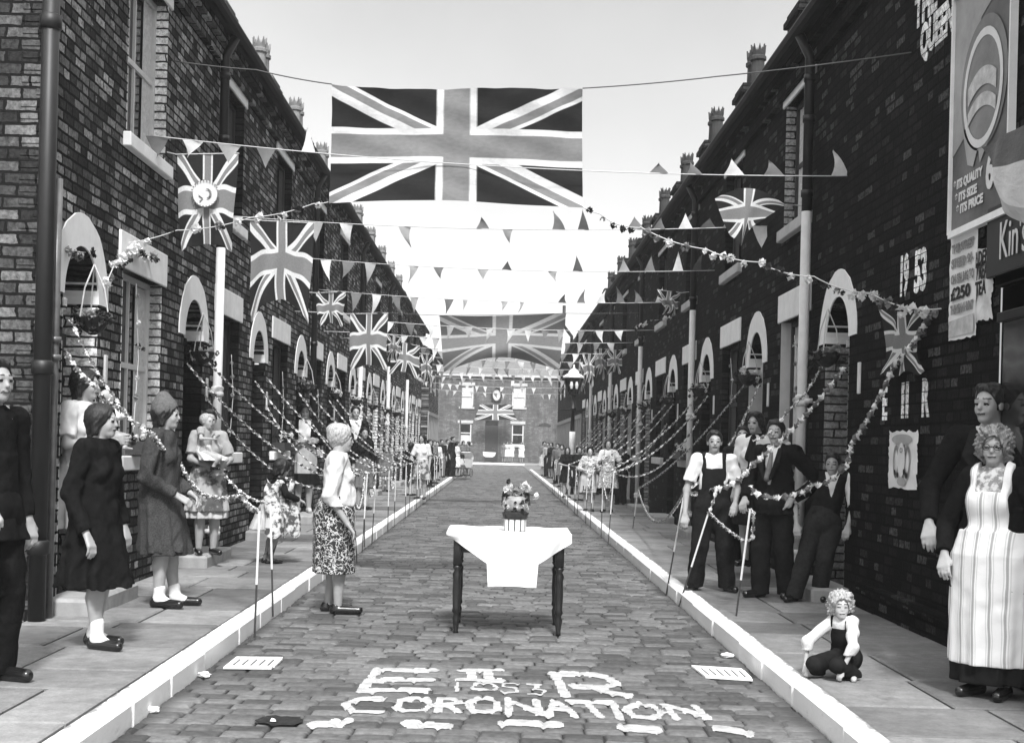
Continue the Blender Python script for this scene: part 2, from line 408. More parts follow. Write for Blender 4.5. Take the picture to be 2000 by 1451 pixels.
mb.build("ground_bed", dirt_mat, kind='structure')
mb = MB(); mb.quad((-40, 72, -.035), (40, 72, -.035), (40, 93.5, -.035), (-40, 93.5, -.035)); mb.quad((-40, 54.4, -.036), (XKL, 54.4, -.036), (XKL, 72, -.036), (-40, 72, -.036))
mb.build("road", plain("far_road", .16, .8, .15, 1.5, .3), kind='structure')
# kerb stones, whitewashed; the paint runs a little over the setts and back over the stone
def kerb(name, s, x, y0, y1, seed):
    rg = random.Random(seed); st = MB(); y = y0
    while y < y1:
        L = rg.uniform(.75, 1.15); dx = rg.uniform(-.007, .007)
        st.box(x+dx, x+s*.15, y+.004, min(y+L, y1)-.004, -.08, KERB+rg.uniform(.0, .008), bev=.018)
        y += L
    st.build(name, kerb_paint, kind='structure')
def kerbpaint():
    m, nt, b = newmat("whitewashed_kerb"); geo = nd(nt, "ShaderNodeNewGeometry")
    n1 = noise(nt, geo.outputs["Position"], 5, 5, .7); n2 = noise(nt, geo.outputs["Position"], 1.3, 3)
    sp = nd(nt, "ShaderNodeSeparateXYZ", ins={0: geo.outputs["Position"]})
    edge = mth(nt, 'ABSOLUTE', mth(nt, 'ADD', sp.outputs[0], .048))         # distance from the road's centre line
    worn = ramp(nt, mth(nt, 'ADD', edge, mth(nt, 'MULTIPLY', n1, .16)), 1.985, 2.01, 0, 1)
    low = ramp(nt, mth(nt, 'ADD', sp.outputs[2], mth(nt, 'MULTIPLY', mth(nt, 'SUBTRACT', n1, .5), .07)), -.022, -.012, 1, 0)
    v = ramp(nt, n2, .3, .7, .76, .86); v = mixf(nt, ramp(nt, noise(nt, geo.outputs['Position'], 17, 6, .8), .62, .70), v, .42); v = mixf(nt, worn, v, .26); v = mixf(nt, low, v, .1)
    nt.links.new(v, b.inputs["Base Color"]); b.inputs["Roughness"].default_value = .8
    bump(nt, b, noise(nt, geo.outputs["Position"], 14, 5, .7), .4, .01)
    return m
kerb_paint = kerbpaint()
kerb("kerb", -1, XKL, 4.7, 54.2, 3); kerb("kerb", 1, XKR, 4.7, 72, 4)
mb = MB(); mb.box(-9, 9, 93.3, 93.55, -.08, KERB, bev=.02); mb.build("kerb", kerb_paint, kind='structure')

# ---------------------------------------------------------------- paint on the setts
YB = .46
def seg_d(px, py, a, b):
    py = py*YB; ax, ay = a[0], a[1]*YB; bx, by = b[0], b[1]*YB; vx, vy = bx-ax, by-ay
    t = np.clip(((px-ax)*vx+(py-ay)*vy)/(vx*vx+vy*vy+1e-9), 0, 1)
    return np.hypot(px-ax-vx*t, py-ay-vy*t)
def paint_on_road(name, strokes, w, label, cat, group=None, seed=0):
    """strokes: polylines of road points (x, y); paint lies on the tops of the setts"""
    allp = [p for s in strokes for p in s]; W = max([w]+[s[2] for s in []])
    x0, x1 = min(p[0] for p in allp)-w*1.5, max(p[0] for p in allp)+w*1.5
    y0, y1 = min(p[1] for p in allp)-w*3, max(p[1] for p in allp)+w*3
    c = .008; nx, ny = int((x1-x0)/c)+2, int((y1-y0)/c)+2
    gx, gy = np.meshgrid(x0+np.arange(nx)*c, y0+np.arange(ny)*c)
    d = np.full(gx.shape, 9.0)
    for s in strokes:
        for a, b in zip(s[:-1], s[1:]): d = np.minimum(d, seg_d(gx, gy, a, b))
    d += .004*np.sin(gx*21+seed)*np.cos(gy*9)+.002*np.sin(gx*73+gy*31)
    h = sett_height(gx, gy); keep = (d < w)
    idx = -np.ones(gx.shape, int); cell = keep[:-1, :-1] & keep[1:, :-1] & keep[:-1, 1:] & keep[1:, 1:]
    use = np.zeros_like(keep); use[:-1, :-1] |= cell; use[1:, :-1] |= cell; use[:-1, 1:] |= cell; use[1:, 1:] |= cell
    idx[use] = np.arange(use.sum())
    V = np.stack([gx[use], gy[use], np.maximum(h[use], -.011)+.004], -1)
    jj, ii = np.nonzero(cell)
    F = np.stack([idx[jj, ii], idx[jj, ii+1], idx[jj+1, ii+1], idx[jj+1, ii]], -1)
    me = bpy.data.meshes.new(name); me.from_pydata(V.tolist(), [], F.tolist()); me.materials.append(road_paint)
    me.polygons.foreach_set("use_smooth", [True]*len(me.polygons))
    o = bpy.data.objects.new(name, me); COL.objects.link(o); return tag(o, label, cat, group)
road_paint = plain("road_paint", .42, .9, .28, 16, .4)
def rd(px, py): p = at(px, py, Z=0.0); return (p.x, p.y)
def rpoly(*pts): return [rd(*p) for p in pts]
def letters(name, strokes, w, label):
    return paint_on_road(name, [rpoly(*s) for s in strokes], w, label, "painted letter" if len(name) < 9 else "lettering")
# pixel paths traced over the photograph's letters, laid flat on the road
E1 = [[(850, 1308), (738, 1308), (706, 1350), (832, 1348)], [(722, 1329), (840, 1328)]]
II = [[(900, 1309), (975, 1308)], [(898, 1327), (978, 1327)], [(920, 1310), (922, 1326)], [(952, 1309), (956, 1326)]]
R1 = [[(1085, 1318), (1105, 1358)], [(1078, 1314), (1150, 1316), (1192, 1326), (1202, 1335), (1180, 1341), (1118, 1338)], [(1160, 1342), (1188, 1352), (1228, 1358)]]
N53 = [[(893, 1334), (892, 1350)], [(935, 1350), (962, 1348), (972, 1340), (955, 1333), (928, 1336), (922, 1344), (950, 1346)],
       [(1012, 1334), (984, 1334), (982, 1340), (1008, 1343), (1010, 1350), (980, 1351)], [(1030, 1337), (1056, 1338), (1040, 1344), (1064, 1347), (1058, 1354), (1032, 1354)]]
COR = [[(750, 1364), (700, 1366), (674, 1376), (690, 1390), (742, 1392)],
       [(812, 1364), (780, 1370), (774, 1382), (790, 1390), (826, 1388), (842, 1378), (832, 1366), (812, 1364)],
       [(860, 1366), (854, 1390)], [(860, 1366), (894, 1368), (898, 1374), (862, 1380)], [(876, 1380), (898, 1391)],
       [(934, 1365), (914, 1374), (922, 1388), (948, 1392), (972, 1384), (970, 1370), (950, 1364), (934, 1365)],
       [(994, 1394), (992, 1366), (1056, 1394), (1046, 1368)],
       [(1072, 1396), (1082, 1368), (1126, 1398)], [(1078, 1385), (1104, 1386)],
       [(1110, 1369), (1196, 1372)], [(1148, 1372), (1172, 1398)], [(1198, 1376), (1212, 1402)],
       [(1248, 1374), (1222, 1384), (1238, 1398), (1272, 1402), (1292, 1392), (1276, 1378), (1248, 1374)],
       [(1322, 1404), (1296, 1376), (1382, 1402), (1358, 1380)]]
paint_on_road("painted_letters", [rpoly(*s) for s in E1+II+R1], .036, "large white letters E II R painted across the setts in front of the table", "lettering", seed=2)
paint_on_road("painted_letters", [rpoly(*s) for s in N53], .014, "small white number 1953 painted on the setts between E and R", "lettering", seed=3)
paint_on_road("painted_letters", [rpoly(*s) for s in COR], .027, "white word CORONATION painted on the setts below the royal cypher", "lettering", seed=4)
for i, (xa, ya, xb, yb, lb) in enumerate([(612, 1414, 678, 1410, "white dash painted on the setts beside the dark manhole"), (795, 1414, 872, 1418, "white dash painted under the letters C O R"),
        (985, 1413, 1088, 1415, "longest white dash painted under the middle of CORONATION"), (1218, 1420, 1282, 1424, "rounded white dash painted under the last letters of CORONATION"), (1404, 1422, 1458, 1430, "white dash painted out beyond the end of CORONATION")]):
    paint_on_road("painted_dash", [rpoly((xa, ya), (xb, yb))], .040, lb, "painted dash", "dashes painted under the word", seed=i)
# gully grates painted white
def grate(quad, n, label, seed):
    c = [Vector((*rd(*p), .004)) for p in quad]   # near-left, near-right, far-right, far-left
    root = empty("gully_grate", (c[0]+c[2])/2, 0, label, "drain grate", "gully grates by the kerbs"); o = root.location
    L = lambda u, v: c[0]*(1-u)*(1-v)+c[1]*u*(1-v)+c[2]*u*v+c[3]*(1-u)*v-o
    m = MB(); z = Vector((0, 0, .012))
    def bar(u0, u1, v0, v1, h=.012):
        q = [L(u0, v0), L(u1, v0), L(u1, v1), L(u0, v1)]; t = [p+Vector((0, 0, h)) for p in q]
        m.add([*q, *t], [(4, 5, 6, 7), (0, 1, 5, 4), (1, 2, 6, 5), (2, 3, 7, 6), (3, 0, 4, 7)])
    bar(0, 1, 0, .16); bar(0, 1, .84, 1)
    for i in range(n+1): u = i/(n+.55); bar(u, u+.62/n, .16, .84)
    m.build("grate", white_paint, root)
    d = MB(); d.add([L(0, 0), L(1, 0), L(1, 1), L(0, 1)], [(0, 1, 2, 3)]); d.build("gully_hole", plain("black_hole", .004, .9, 0, 5, 0), root)
grate([(436, 1307), (530, 1308), (553, 1287), (462, 1286)], 5, "white painted drain grate in the road nearest the girl in the black coat", 1)
grate([(1378, 1325), (1470, 1331), (1448, 1309), (1350, 1303)], 6, "white painted drain grate in the road close to the crouching toddler's kerb", 2)
# manhole: a stone missing, dark and littered
r = empty("manhole", (*rd(548, 1408), .002), 0, "dark sunken hole with white scraps where setts are missing", "manhole")
mb = MB(); rg = random.Random(4); N = 22
mb.add([(.125*math.cos(2*math.pi*i/N)*(1+rg.uniform(-.12, .12)), .12*math.sin(2*math.pi*i/N)*(1+rg.uniform(-.25, .2)), 0.004) for i in range(N)], [tuple(range(N))])
mb.build("cover", plain("manhole_dark", .022, .9, .6, 22, .8), r)
mb = MB(); 
for (x, y, s) in ((-.03, -.05, .016),):
    mb.add([(x-s, y-s*.4, .01), (x+s, y-s*.5, .01), (x+s*.5, y+s*.3, .02), (x-s*.6, y+s*.3, .025)], [(0, 1, 2, 3)])
mb.build("paper_scrap", white_paint, r)
for (px, py, lb) in ((398, 1323, "crumpled scrap of white paper lying by the kerb near the black coated girl"), (298, 1392, "small white paper scrap in the gutter close to the bottom edge"), (1420, 1284, "white paper scraps lying at the kerb beyond the grate")):
    p = Vector((*rd(px, py), .02)); bm = bmesh.new(); bmesh.ops.create_icosphere(bm, subdivisions=2, radius=.035)
    for v in bm.verts: v.co *= rnd.uniform(.7, 1.25); v.co.z *= .5; v.co.x *= 1.3
    me = bpy.data.meshes.new("paper_scrap"); bm.to_mesh(me); bm.free(); me.materials.append(white_paint)
    o = bpy.data.objects.new("paper_scrap", me); COL.objects.link(o); o.location = p; tag(o, lb, "litter")
# ---------------------------------------------------------------- houses
ZF = KERB
DW, DR, DSPR = .42, .42, 2.54      # door half width, arch radius, springing height
def arch_pts(cy, cz, r, n=14): return [(cy-r*math.cos(math.pi*i/n), cz+r*math.sin(math.pi*i/n)) for i in range(n+1)]
def wall_mesh(s, length, dy, wy0, wy1, ztop, wz, uz):
    """front wall with a round-headed door opening at dy and two windows; local x=0 is the face"""
    m = MB()
    ops = [(wy0, wy1, wz[0], wz[1]), (wy0, wy1, uz[0], uz[1]), (dy-DW, dy+DW, ZF-.05, DSPR+DR)]
    ys = sorted({0, length, wy0, wy1, dy-DW, dy+DW}); zs = sorted({-.05, ZF-.05, wz[0], wz[1], uz[0], uz[1], DSPR+DR, ztop})
    for i in range(len(ys)-1):
        for j in range(len(zs)-1):
            yc, zc = (ys[i]+ys[i+1])/2, (zs[j]+zs[j+1])/2
            if any(a < yc < b and c < zc < d for a, b, c, d in ops): continue
            m.quad((0, ys[i], zs[j]), (0, ys[i+1], zs[j]), (0, ys[i+1], zs[j+1]), (0, ys[i], zs[j+1]))
    ap = arch_pts(dy, DSPR, DR)
    for k in range(len(ap)-1):      # spandrels above the arch
        (a, b), (c, d) = ap[k], ap[k+1]
        m.quad((0, a, b), (0, c, d), (0, c, DSPR+DR), (0, a, DSPR+DR))
    for k in range(len(ap)-1):      # soffit of the arch
        (a, b), (c, d) = ap[k], ap[k+1]; m.quad((0, a, b), (-s*.30, a, b), (-s*.30, c, d), (0, c, d))
    for (a, b, c, d) in ops[:2]:
        m.quad((0, a, d), (0, b, d), (-s*.2, b, d), (-s*.2, a, d)); m.quad((0, a, c), (0, b, c), (-s*.2, b, c), (-s*.2, a, c))
    return m
def window(root, s, y0, y1, z0, z1, jm, dark=False, curtain=.35):
    f = MB(); x = -s*.15; t = .05; x2 = -s*.11
    f.box(x, x2, y0, y0+t, z0, z1); f.box(x, x2, y1-t, y1, z0, z1); f.box(x, x2, y0+t, y1-t, z1-t, z1); f.box(x, x2, y0+t, y1-t, z0, z0+t*1.2)
    zm = (z0+z1)/2; f.box(x-s*.01, x2-s*.012, y0+t, y1-t, zm-.025, zm+.025); ym = (y0+y1)/2; f.box(x-s*.01, x2-s*.014, ym-.012, ym+.012, z0+t, z1-t)
    fo = f.build("window", frame_dark if dark else frame_white, root)
    g = MB(); g.quad((x, y0+.02, z0+.02), (x, y1-.02, z0+.02), (x, y1-.02, z1-.02), (x, y0+.02, z1-.02)); g.build("pane", glass, fo)
    if curtain:
        c = MB(); n = 8
        for (ya, yb) in ((y0+.05, y0+.05+(y1-y0)*curtain), (y1-.05-(y1-y0)*curtain*.8, y1-.05)):
            vs = []; 
            for i in range(n+1):
                yy = ya+(yb-ya)*i/n; xx = x+s*.012+s*.006*math.sin(i*2.1)
                vs += [(xx, yy, z0+.06), (xx, yy, z1-.06)]
            c.add(vs, [(2*i, 2*i+2, 2*i+3, 2*i+1) for i in range(n)])
        c.build("curtain", curtain_mat, fo)
    for (ya, yb) in ((y0-.004, y0+.004), (y1-.004, y1+.004)): j = MB(); j.box(-s*.2, s*.004, ya, yb, z0, z1); j.build("window_jamb", jm, root)
    l = MB(); l.box(-s*.12, s*.022, y0-.13, y1+.13, z1, z1+.315, bev=.006); l.build("lintel", lintel_mat, root)
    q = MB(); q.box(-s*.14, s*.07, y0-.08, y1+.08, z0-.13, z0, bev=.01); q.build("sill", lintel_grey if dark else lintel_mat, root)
def house(name, s, length, dy, w0, w1, ztop, wz, uz, brick, jm, lab, grp, pots=2, dark=False, stack_x=.85):
    root = empty(name, (XL if s > 0 else XR, 0, 0), 0, lab, "house", grp)
    wall_mesh(s, length, dy, w0, w1, ztop, wz, uz).build("wall", brick, root)
    window(root, s, w0, w1, *wz, jm, dark); window(root, s, w0, w1, *uz, jm, dark, .3)
    # whitewashed arch band
    a = MB(); o = arch_pts(dy, DSPR+.01, DR+.25, 20); i_ = arch_pts(dy, DSPR+.01, DR-.004, 20); rg = random.Random(len(lab))
    o = [(y+rg.uniform(-.008, .008), z+rg.uniform(-.008, .008)) for y, z in o]
    for k in range(20):
        a.quad((s*.012, *i_[k]), (s*.012, *i_[k+1]), (s*.012, *o[k+1]), (s*.012, *o[k])); a.quad((s*.012, *o[k]), (s*.012, *o[k+1]), (0, *o[k+1]), (0, *o[k]))
        a.quad((s*.012, *i_[k]), (s*.012, *i_[k+1]), (-s*.285, *i_[k+1]), (-s*.285, *i_[k]))
    a.build("door_arch", white_paint, root)
    for (ya, yb, yc, yd) in ((dy-DW-.004, dy-DW+.004, dy-DW-.004, dy-DW+.05), (dy+DW-.004, dy+DW+.004, dy+DW-.05, dy+DW+.004)):
        j = MB(); j.box(-s*.30, s*.003, ya, yb, ZF, DSPR-.12); j.box(-s*.30, s*.02, yc, yd, DSPR-.12, DSPR-.02, bev=.01); j.build("door_jamb", jm, root)
    d = MB(); d.box(-s*.31, -s*.27, dy-DW, dy+DW, ZF, 2.2)
    for (a0, a1, b0, b1) in ((-.33, -.04, .25, .95), (.04, .33, .25, .95), (-.33, -.04, 1.1, 2.0), (.04, .33, 1.1, 2.0)): d.box(-s*.272, -s*.255, dy+a0, dy+a1, b0, b1, bev=.01)
    do = d.build("door", door_dark, root)
    h = MB(); h.lathe([(.004, 0), (.02, .01), (.02, .03), (.008, .04)], 8, (-s*.25, dy-.3, 1.1)); h.build("door_knob", plain("brass_grey", .25, .4, .1, 5, 0), do)
    d = MB(); d.box(-s*.31, -s*.25, dy-DW, dy+DW, 2.2, 2.3); d.build("transom", frame_dark, root)
    g = MB(); ap = arch_pts(dy, DSPR, DR-.01); g.add([(-s*.29, y, z) for y, z in ap]+[(-s*.29, dy+DW, 2.3), (-s*.29, dy-DW, 2.3)], [tuple(range(len(ap)+2))]); g.build("fanlight", glass, root)
    st = MB(); st.box(-s*.05, s*.34, dy-.62, dy+.62, ZF-.03, ZF+.125, bev=.022); st.build("doorstep", stone_mat, root)
    # eaves: corbelled brick, board and gutter
    e = MB(); e.box(0, s*.06, 0, length, ztop-.30, ztop-.12); e.box(0, s*.12, 0, length, ztop-.12, ztop); e.build("eaves_course", brick, root)
    e = MB(); e.tube([(s*.23, 0, ztop+.03), (s*.23, length, ztop+.03)], .065, 8); e.box(s*.1, s*.19, 0, length, ztop, ztop+.10); e.build("gutter", fascia_mat, root)
    rf = MB(); n = 9; X0, Z0, X1, Z1 = s*.20, ztop+.06, -s*3.6, ztop+2.35
    for k in range(n):
        t0, t1 = k/n, (k+1)/n; dx, dz = X1-X0, Z1-Z0
        xa, za, xb, zb = X0+dx*t0, Z0+dz*t0, X0+dx*t1, Z0+dz*t1
        rf.quad((xa, 0, za+.025), (xa, length, za+.025), (xb, length, zb), (xb, 0, zb)); rf.quad((xa, 0, za), (xa, length, za), (xa, length, za+.025), (xa, 0, za+.025))
    rf.quad((X1, 0, Z1), (X1, length, Z1), (-s*7.4, length, ztop), (-s*7.4, 0, ztop)); rf.box(X1-.1, X1+.1, 0, length, Z1-.03, Z1+.07, bev=.03)
    ro = rf.build("roof", slate, root)
    b = MB(); b.quad((-s*7.2, 0, 0), (-s*7.2, length, 0), (-s*7.2, length, ztop), (-s*7.2, 0, ztop)); b.build("back_wall", brick, root)
    if pots:
        c = MB(); cx = -s*stack_x; top = ztop+(1.27 if s > 0 else 1.42)
        yk = 1.1 if s > 0 else 1.8; c.box(cx-.26, cx+.26, yk-.36, yk+.36, ztop+.2, top); c.box(cx-.31, cx+.31, yk-.41, yk+.41, top, top+.09, bev=.01); c.box(cx-.27, cx+.27, yk-.37, yk+.37, top+.09, top+.17)
        co = c.build("chimney", brick_gable if s > 0 else brick_rgable, root)
        for k in range(2):
            p = MB(); cy = yk-.17+.34*k
            prof = [(.12, 0), (.115, .10), (.105, .45), (.135, .47), (.135, .52), (.11, .54), (.12, .60)]
            p.lathe(prof, 12, (cx, cy, top+.12))
            for q in range(8):
                an = q*math.pi/4; zz = top+.72; r0 = .118
                pts = [(cx+r0*math.cos(an-.3), cy+r0*math.sin(an-.3), zz-.01), (cx+r0*math.cos(an+.3), cy+r0*math.sin(an+.3), zz-.01), (cx+r0*1.08*math.cos(an), cy+r0*1.08*math.sin(an), zz+.12)]
                pts += [(cx+(x-cx)*.8, cy+(y-cy)*.8, z) for x, y, z in pts]
                p.add(pts, [(0, 1, 2), (3, 5, 4), (0, 2, 5, 3), (1, 4, 5, 2)])
            p.build("chimney_pot", clay_pot if s > 0 else clay_dark, co, smooth=False)
    return root
PL, PR = 3.74, 3.865
Y0L, Y0R = 9.36, 11.42
ORD = ["first", "second", "third", "fourth", "fifth", "sixth", "seventh", "eighth", "ninth", "tenth", "eleventh", "twelfth", "thirteenth"]
ZTL, ZTR = 6.10, 5.80
WZ = (1.30, 2.95); UZL = (4.13, 5.68); UZR = (4.0, 5.42)
def downpipe(s, x, y, ztop, zsplit, label, cat="downpipe", black_only=False, r=.052):
    root = empty("downpipe", (x, y, 0), 0, label, cat, "downpipes on the house fronts")
    xo = s*.085; m = MB(); m.tube([(xo, 0, zsplit), (xo, 0, ztop-.25), (s*.20, 0, ztop-.02)], r, 10)
    for z in (ztop-.5, (ztop+zsplit)/2, zsplit+.15): m.lathe([(r+.012, 0), (r+.012, .07)], 10, (xo, 0, z))
    m.build("black_pipe", black_iron, root, True)
    if zsplit > ZF+.1:
        m = MB(); m.tube([(xo, 0, ZF+.02), (xo, 0, zsplit)], r, 10); m.build("white_pipe", white_iron, root, True)
        for z in (.35, 1.95): m = MB(); m.lathe([(r+.004, 0), (r+.02, .015), (r+.02, .05), (r+.008, .06), (r+.02, .075), (r+.02, .11), (r+.004, .12)], 12, (xo, 0, z)); m.box(xo-s*.01, 0, -.1, .1, z+.03, z+.08); m.build("pipe_collar", white_iron, root, True)
    return root
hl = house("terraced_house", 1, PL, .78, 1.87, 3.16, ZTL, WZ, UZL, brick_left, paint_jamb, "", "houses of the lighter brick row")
NL = 12
for k in range(NL):
    o = hl if k == 0 else copy_tree(hl)
    o.location.y = Y0L+k*PL
    o["label"] = ("brick terraced house at the street corner behind the thick black downpipe" if k == 0 else f"{ORD[k]} house of the lighter brick terrace, counted from the thick black corner pipe")
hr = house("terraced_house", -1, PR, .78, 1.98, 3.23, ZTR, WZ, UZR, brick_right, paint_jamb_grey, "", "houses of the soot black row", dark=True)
NR = 10
for k in range(NR):
    o = hr if k == 0 else copy_tree(hr)
    o.location.y = Y0R+k*PR
    o["label"] = ("soot black terraced house joined to the shop with the posters" if k == 0 else f"{ORD[k]} house of the soot black terrace, counted from the poster shop")
def swap(o, mt):
    for sl_ in o.material_slots: sl_.link = 'OBJECT'; sl_.material = mt
curtain_dim = plain("curtain_dim", .06, .9, .2, 25, .2)  # curtain carrying the dark of the room in its colour
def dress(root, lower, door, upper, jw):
    """which of a house's reveals are painted; the others are dark brick, with sashes and curtains darkened to read as black interiors"""
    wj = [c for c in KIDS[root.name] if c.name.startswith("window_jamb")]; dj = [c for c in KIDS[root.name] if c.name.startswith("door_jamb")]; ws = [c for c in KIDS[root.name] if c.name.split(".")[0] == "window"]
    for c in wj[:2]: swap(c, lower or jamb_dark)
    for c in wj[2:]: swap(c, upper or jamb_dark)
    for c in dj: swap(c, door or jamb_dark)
    for w, on in zip(ws, (lower, upper)):
        if not on:
            swap(w, frame_dark)
            for c in KIDS[w.name]:
                if c.name.startswith("curtain"): swap(c, curtain_dim)
for k, o in enumerate([q for q in scene.objects if q.name.startswith("terraced_house")][:NL]):
    if 1 <= k <= 4: dress(o, None, None, None, 0)
    elif k >= 5: dress(o, paint_jamb, paint_jamb, None, 0)
for k, o in enumerate([q for q in scene.objects if q.name.startswith("terraced_house")][NL:]):
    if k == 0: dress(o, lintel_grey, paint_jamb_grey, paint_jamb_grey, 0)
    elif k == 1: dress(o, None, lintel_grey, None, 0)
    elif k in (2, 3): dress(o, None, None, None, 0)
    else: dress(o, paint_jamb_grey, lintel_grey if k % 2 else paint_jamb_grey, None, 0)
# the corner house's gable faces the camera
g = empty("gable_wall", (XL, Y0L, 0), 0, "brick side wall of the corner house facing the viewer, rough and pale edged", "wall")
m = MB(); m.quad((0, 0, -.05), (-7.2, 0, -.05), (-7.2, 0, ZTL), (0, 0, ZTL)); m.add([(0.1, 0, ZTL), (-7.3, 0, ZTL), (-3.6, 0, ZTL+2.3)], [(0, 1, 2)])
m.build("wall", brick_gable, g)
m = MB(); rg = random.Random(2); z = .2
while z < ZTL:   # quoin bricks at the corner, worn and slightly proud
    m.box(-rg.choice((.11, .22)), .007, -.007, .05, z+.008, z+.0785, bev=.008); z += .089
m.build("corner_quoin", brick_gable, g)
r = empty("downpipe", (XL, Y0L-.09, 0), 0, "thick black iron downpipe running down the corner of the brick house", "downpipe", "downpipes on the house fronts")
m = MB(); m.tube([(.02, 0, 0.02), (.02, 0, ZTL)], .062, 14)
for z in (4.4, 1.9, .6): m.lathe([(.062, 0), (.078, .01), (.078, .10), (.062, .11)], 14, (.02, 0, z))
m.build("black_pipe", black_iron, r, True)
m = MB(); m.tube([(.06, .13, ZF), (.06, .13, 2.3), (.06, .13, 3.35)], .030, 10); m.lathe([(.048, 0), (.048, .04)], 10, (.06, .13, 2.15)); m.lathe([(.048, 0), (.048, .04)], 10, (.06, .13, 2.02))
m.build("waste_pipe", plain("pipe_worn", .10, .3, .4, 6, .1, .6), r, True)
for k, y in enumerate((14.72, 14.72+2*PL, 14.72+4*PL, 14.72+6*PL, 14.72+8*PL)):
    downpipe(1, XL, y, ZTL, 3.66 if k != 1 else ZF, f"{ORD[k]} downpipe after the corner pipe, black above"+(" and white below" if k != 1 else " and to the ground"))
for k in range(5):
    downpipe(-1, XR, 13.22+2*k*PR, ZTR, 3.96 if k == 0 else 3.75, f"{ORD[k]} white painted lower downpipe on the soot black terrace from the poster shop")
m = MB(); p = Vector((XR-.25, 54, 5.8)); m.tube([(0, 0, -.2), (0, 0, .3), (-.35, 0, .75), (-.35, 0, 1.6)], .07, 8)
m.build("vent_pipe", black_iron, None, True, "black swan necked vent pipe standing up from the far dark roof edge", "pipe", loc=p)
# far buildings on both sides
def block(name, s, x, y0, y1, ztop, mat_up, mat_low, zlow, label, group="buildings at the end of the street"):
    root = empty(name, (x, y0, 0), 0, label, "building", group); L = y1-y0
    w = MB(); w.quad((0, 0, zlow), (0, L, zlow), (0, L, ztop), (0, 0, ztop)); w.quad((0, 0, 0), (0, 0, ztop), (-s*7, 0, ztop), (-s*7, 0, 0)); w.quad((0, L, 0), (0, L, ztop), (-s*7, L, ztop), (-s*7, L, 0))
    w.add([(0, 0, ztop), (-s*7, 0, ztop), (-s*3.5, 0, ztop+2)], [(0, 1, 2)])
    w.build("wall", mat_up, root)
    w = MB(); n = int(L/1.3)
    w.quad((0, 0, 0), (0, L, 0), (0, L, zlow), (0, 0, zlow))
    for i in range(n+1): w.box(-s*.02, s*.03, i*L/n-.06, i*L/n+.06, .1, zlow)
    w.box(-s*.02, s*.05, 0, L, zlow-.1, zlow+.06); w.build("boarded_front", mat_low, root)
    rf = MB(); rf.quad((s*.2, 0, ztop), (s*.2, L, ztop), (-s*3.5, L, ztop+2), (-s*3.5, 0, ztop+2)); rf.quad((-s*7.2, 0, ztop), (-s*7.2, L, ztop), (-s*3.5, L, ztop+2), (-s*3.5, 0, ztop+2)); rf.build("roof", slate, root)
    gt = MB(); gt.box(s*.12, s*.28, 0, L, ztop-.06, ztop+.08); gt.build("gutter", fascia_mat, root)
    for i in range(max(1, int(L/3.9))):
        yc = 1.9+i*3.9
        f = MB(); f.box(-s*.02, s*.01, yc-.5, yc+.5, 3.9, 5.0); fo = f.build("window", frame_white, root)
        f = MB(); f.box(-s*.01, s*.016, yc-.44, yc+.44, 3.96, 4.94); f.build("pane", glass, fo)
    return root
block("end_building", 1, XL-.02, 60.0, 69.5, 5.8, brick_left, timber_grey, 2.9, "pale fronted building past the side street at the end of the lighter terrace")
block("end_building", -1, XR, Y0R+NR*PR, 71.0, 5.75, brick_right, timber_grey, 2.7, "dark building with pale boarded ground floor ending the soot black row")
# house closing the view
YE = 98.0
r = empty("facing_house", (0, YE, 0), 0, "wide brick house closing the end of the street, with a dark door between windows", "house", "buildings at the end of the street")
def ex(px, py): p = at(px, py, Y=YE); return p.x, p.z
zt = ex(975, 735)[1]
ops = []
def hole(a, b): (x0, z1), (x1, z0) = ex(*a), ex(*b); ops.append((x0, x1, z0, z1)); return ops[-1]
w1 = hole((900, 752), (924, 795)); w2 = hole((1001, 754), (1026, 796)); w3 = hole((897, 826), (920, 865)); w4 = hole((1000, 828), (1022, 870)); dr = hole((948, 821), (972, 888))
dr = (dr[0], dr[1], .12, dr[3]); ops[-1] = dr
xs = sorted({-14., 14.}|{o[0] for o in ops}|{o[1] for o in ops}); zs = sorted({0., zt}|{o[2] for o in ops}|{o[3] for o in ops}); m = MB()
for i in range(len(xs)-1):
    for j in range(len(zs)-1):
        xc, zc = (xs[i]+xs[i+1])/2, (zs[j]+zs[j+1])/2
        if any(a < xc < b and c < zc < d for a, b, c, d in ops): continue
        m.quad((xs[i], 0, zs[j]), (xs[i+1], 0, zs[j]), (xs[i+1], 0, zs[j+1]), (xs[i], 0, zs[j+1]))
m.box(-3.06, -2.96, -.09, 0, 0, zt); m.box(4.3, 4.4, -.09, 0, 0, zt)
m.build("wall", brick_far, r)
m = MB(); x0, z0 = ex(1052, 826); x1, z1 = ex(1076, 833); N = 10
m.add([(x0, -.03, z1)]+[(x0+(x1-x0)*i/N, -.03, z0+.18*math.sin(math.pi*i/N)-.15) for i in range(N+1)]+[(x1, -.03, z1)], [tuple(range(N+3))]); m.build("bricked_arch", frame_dark, r)
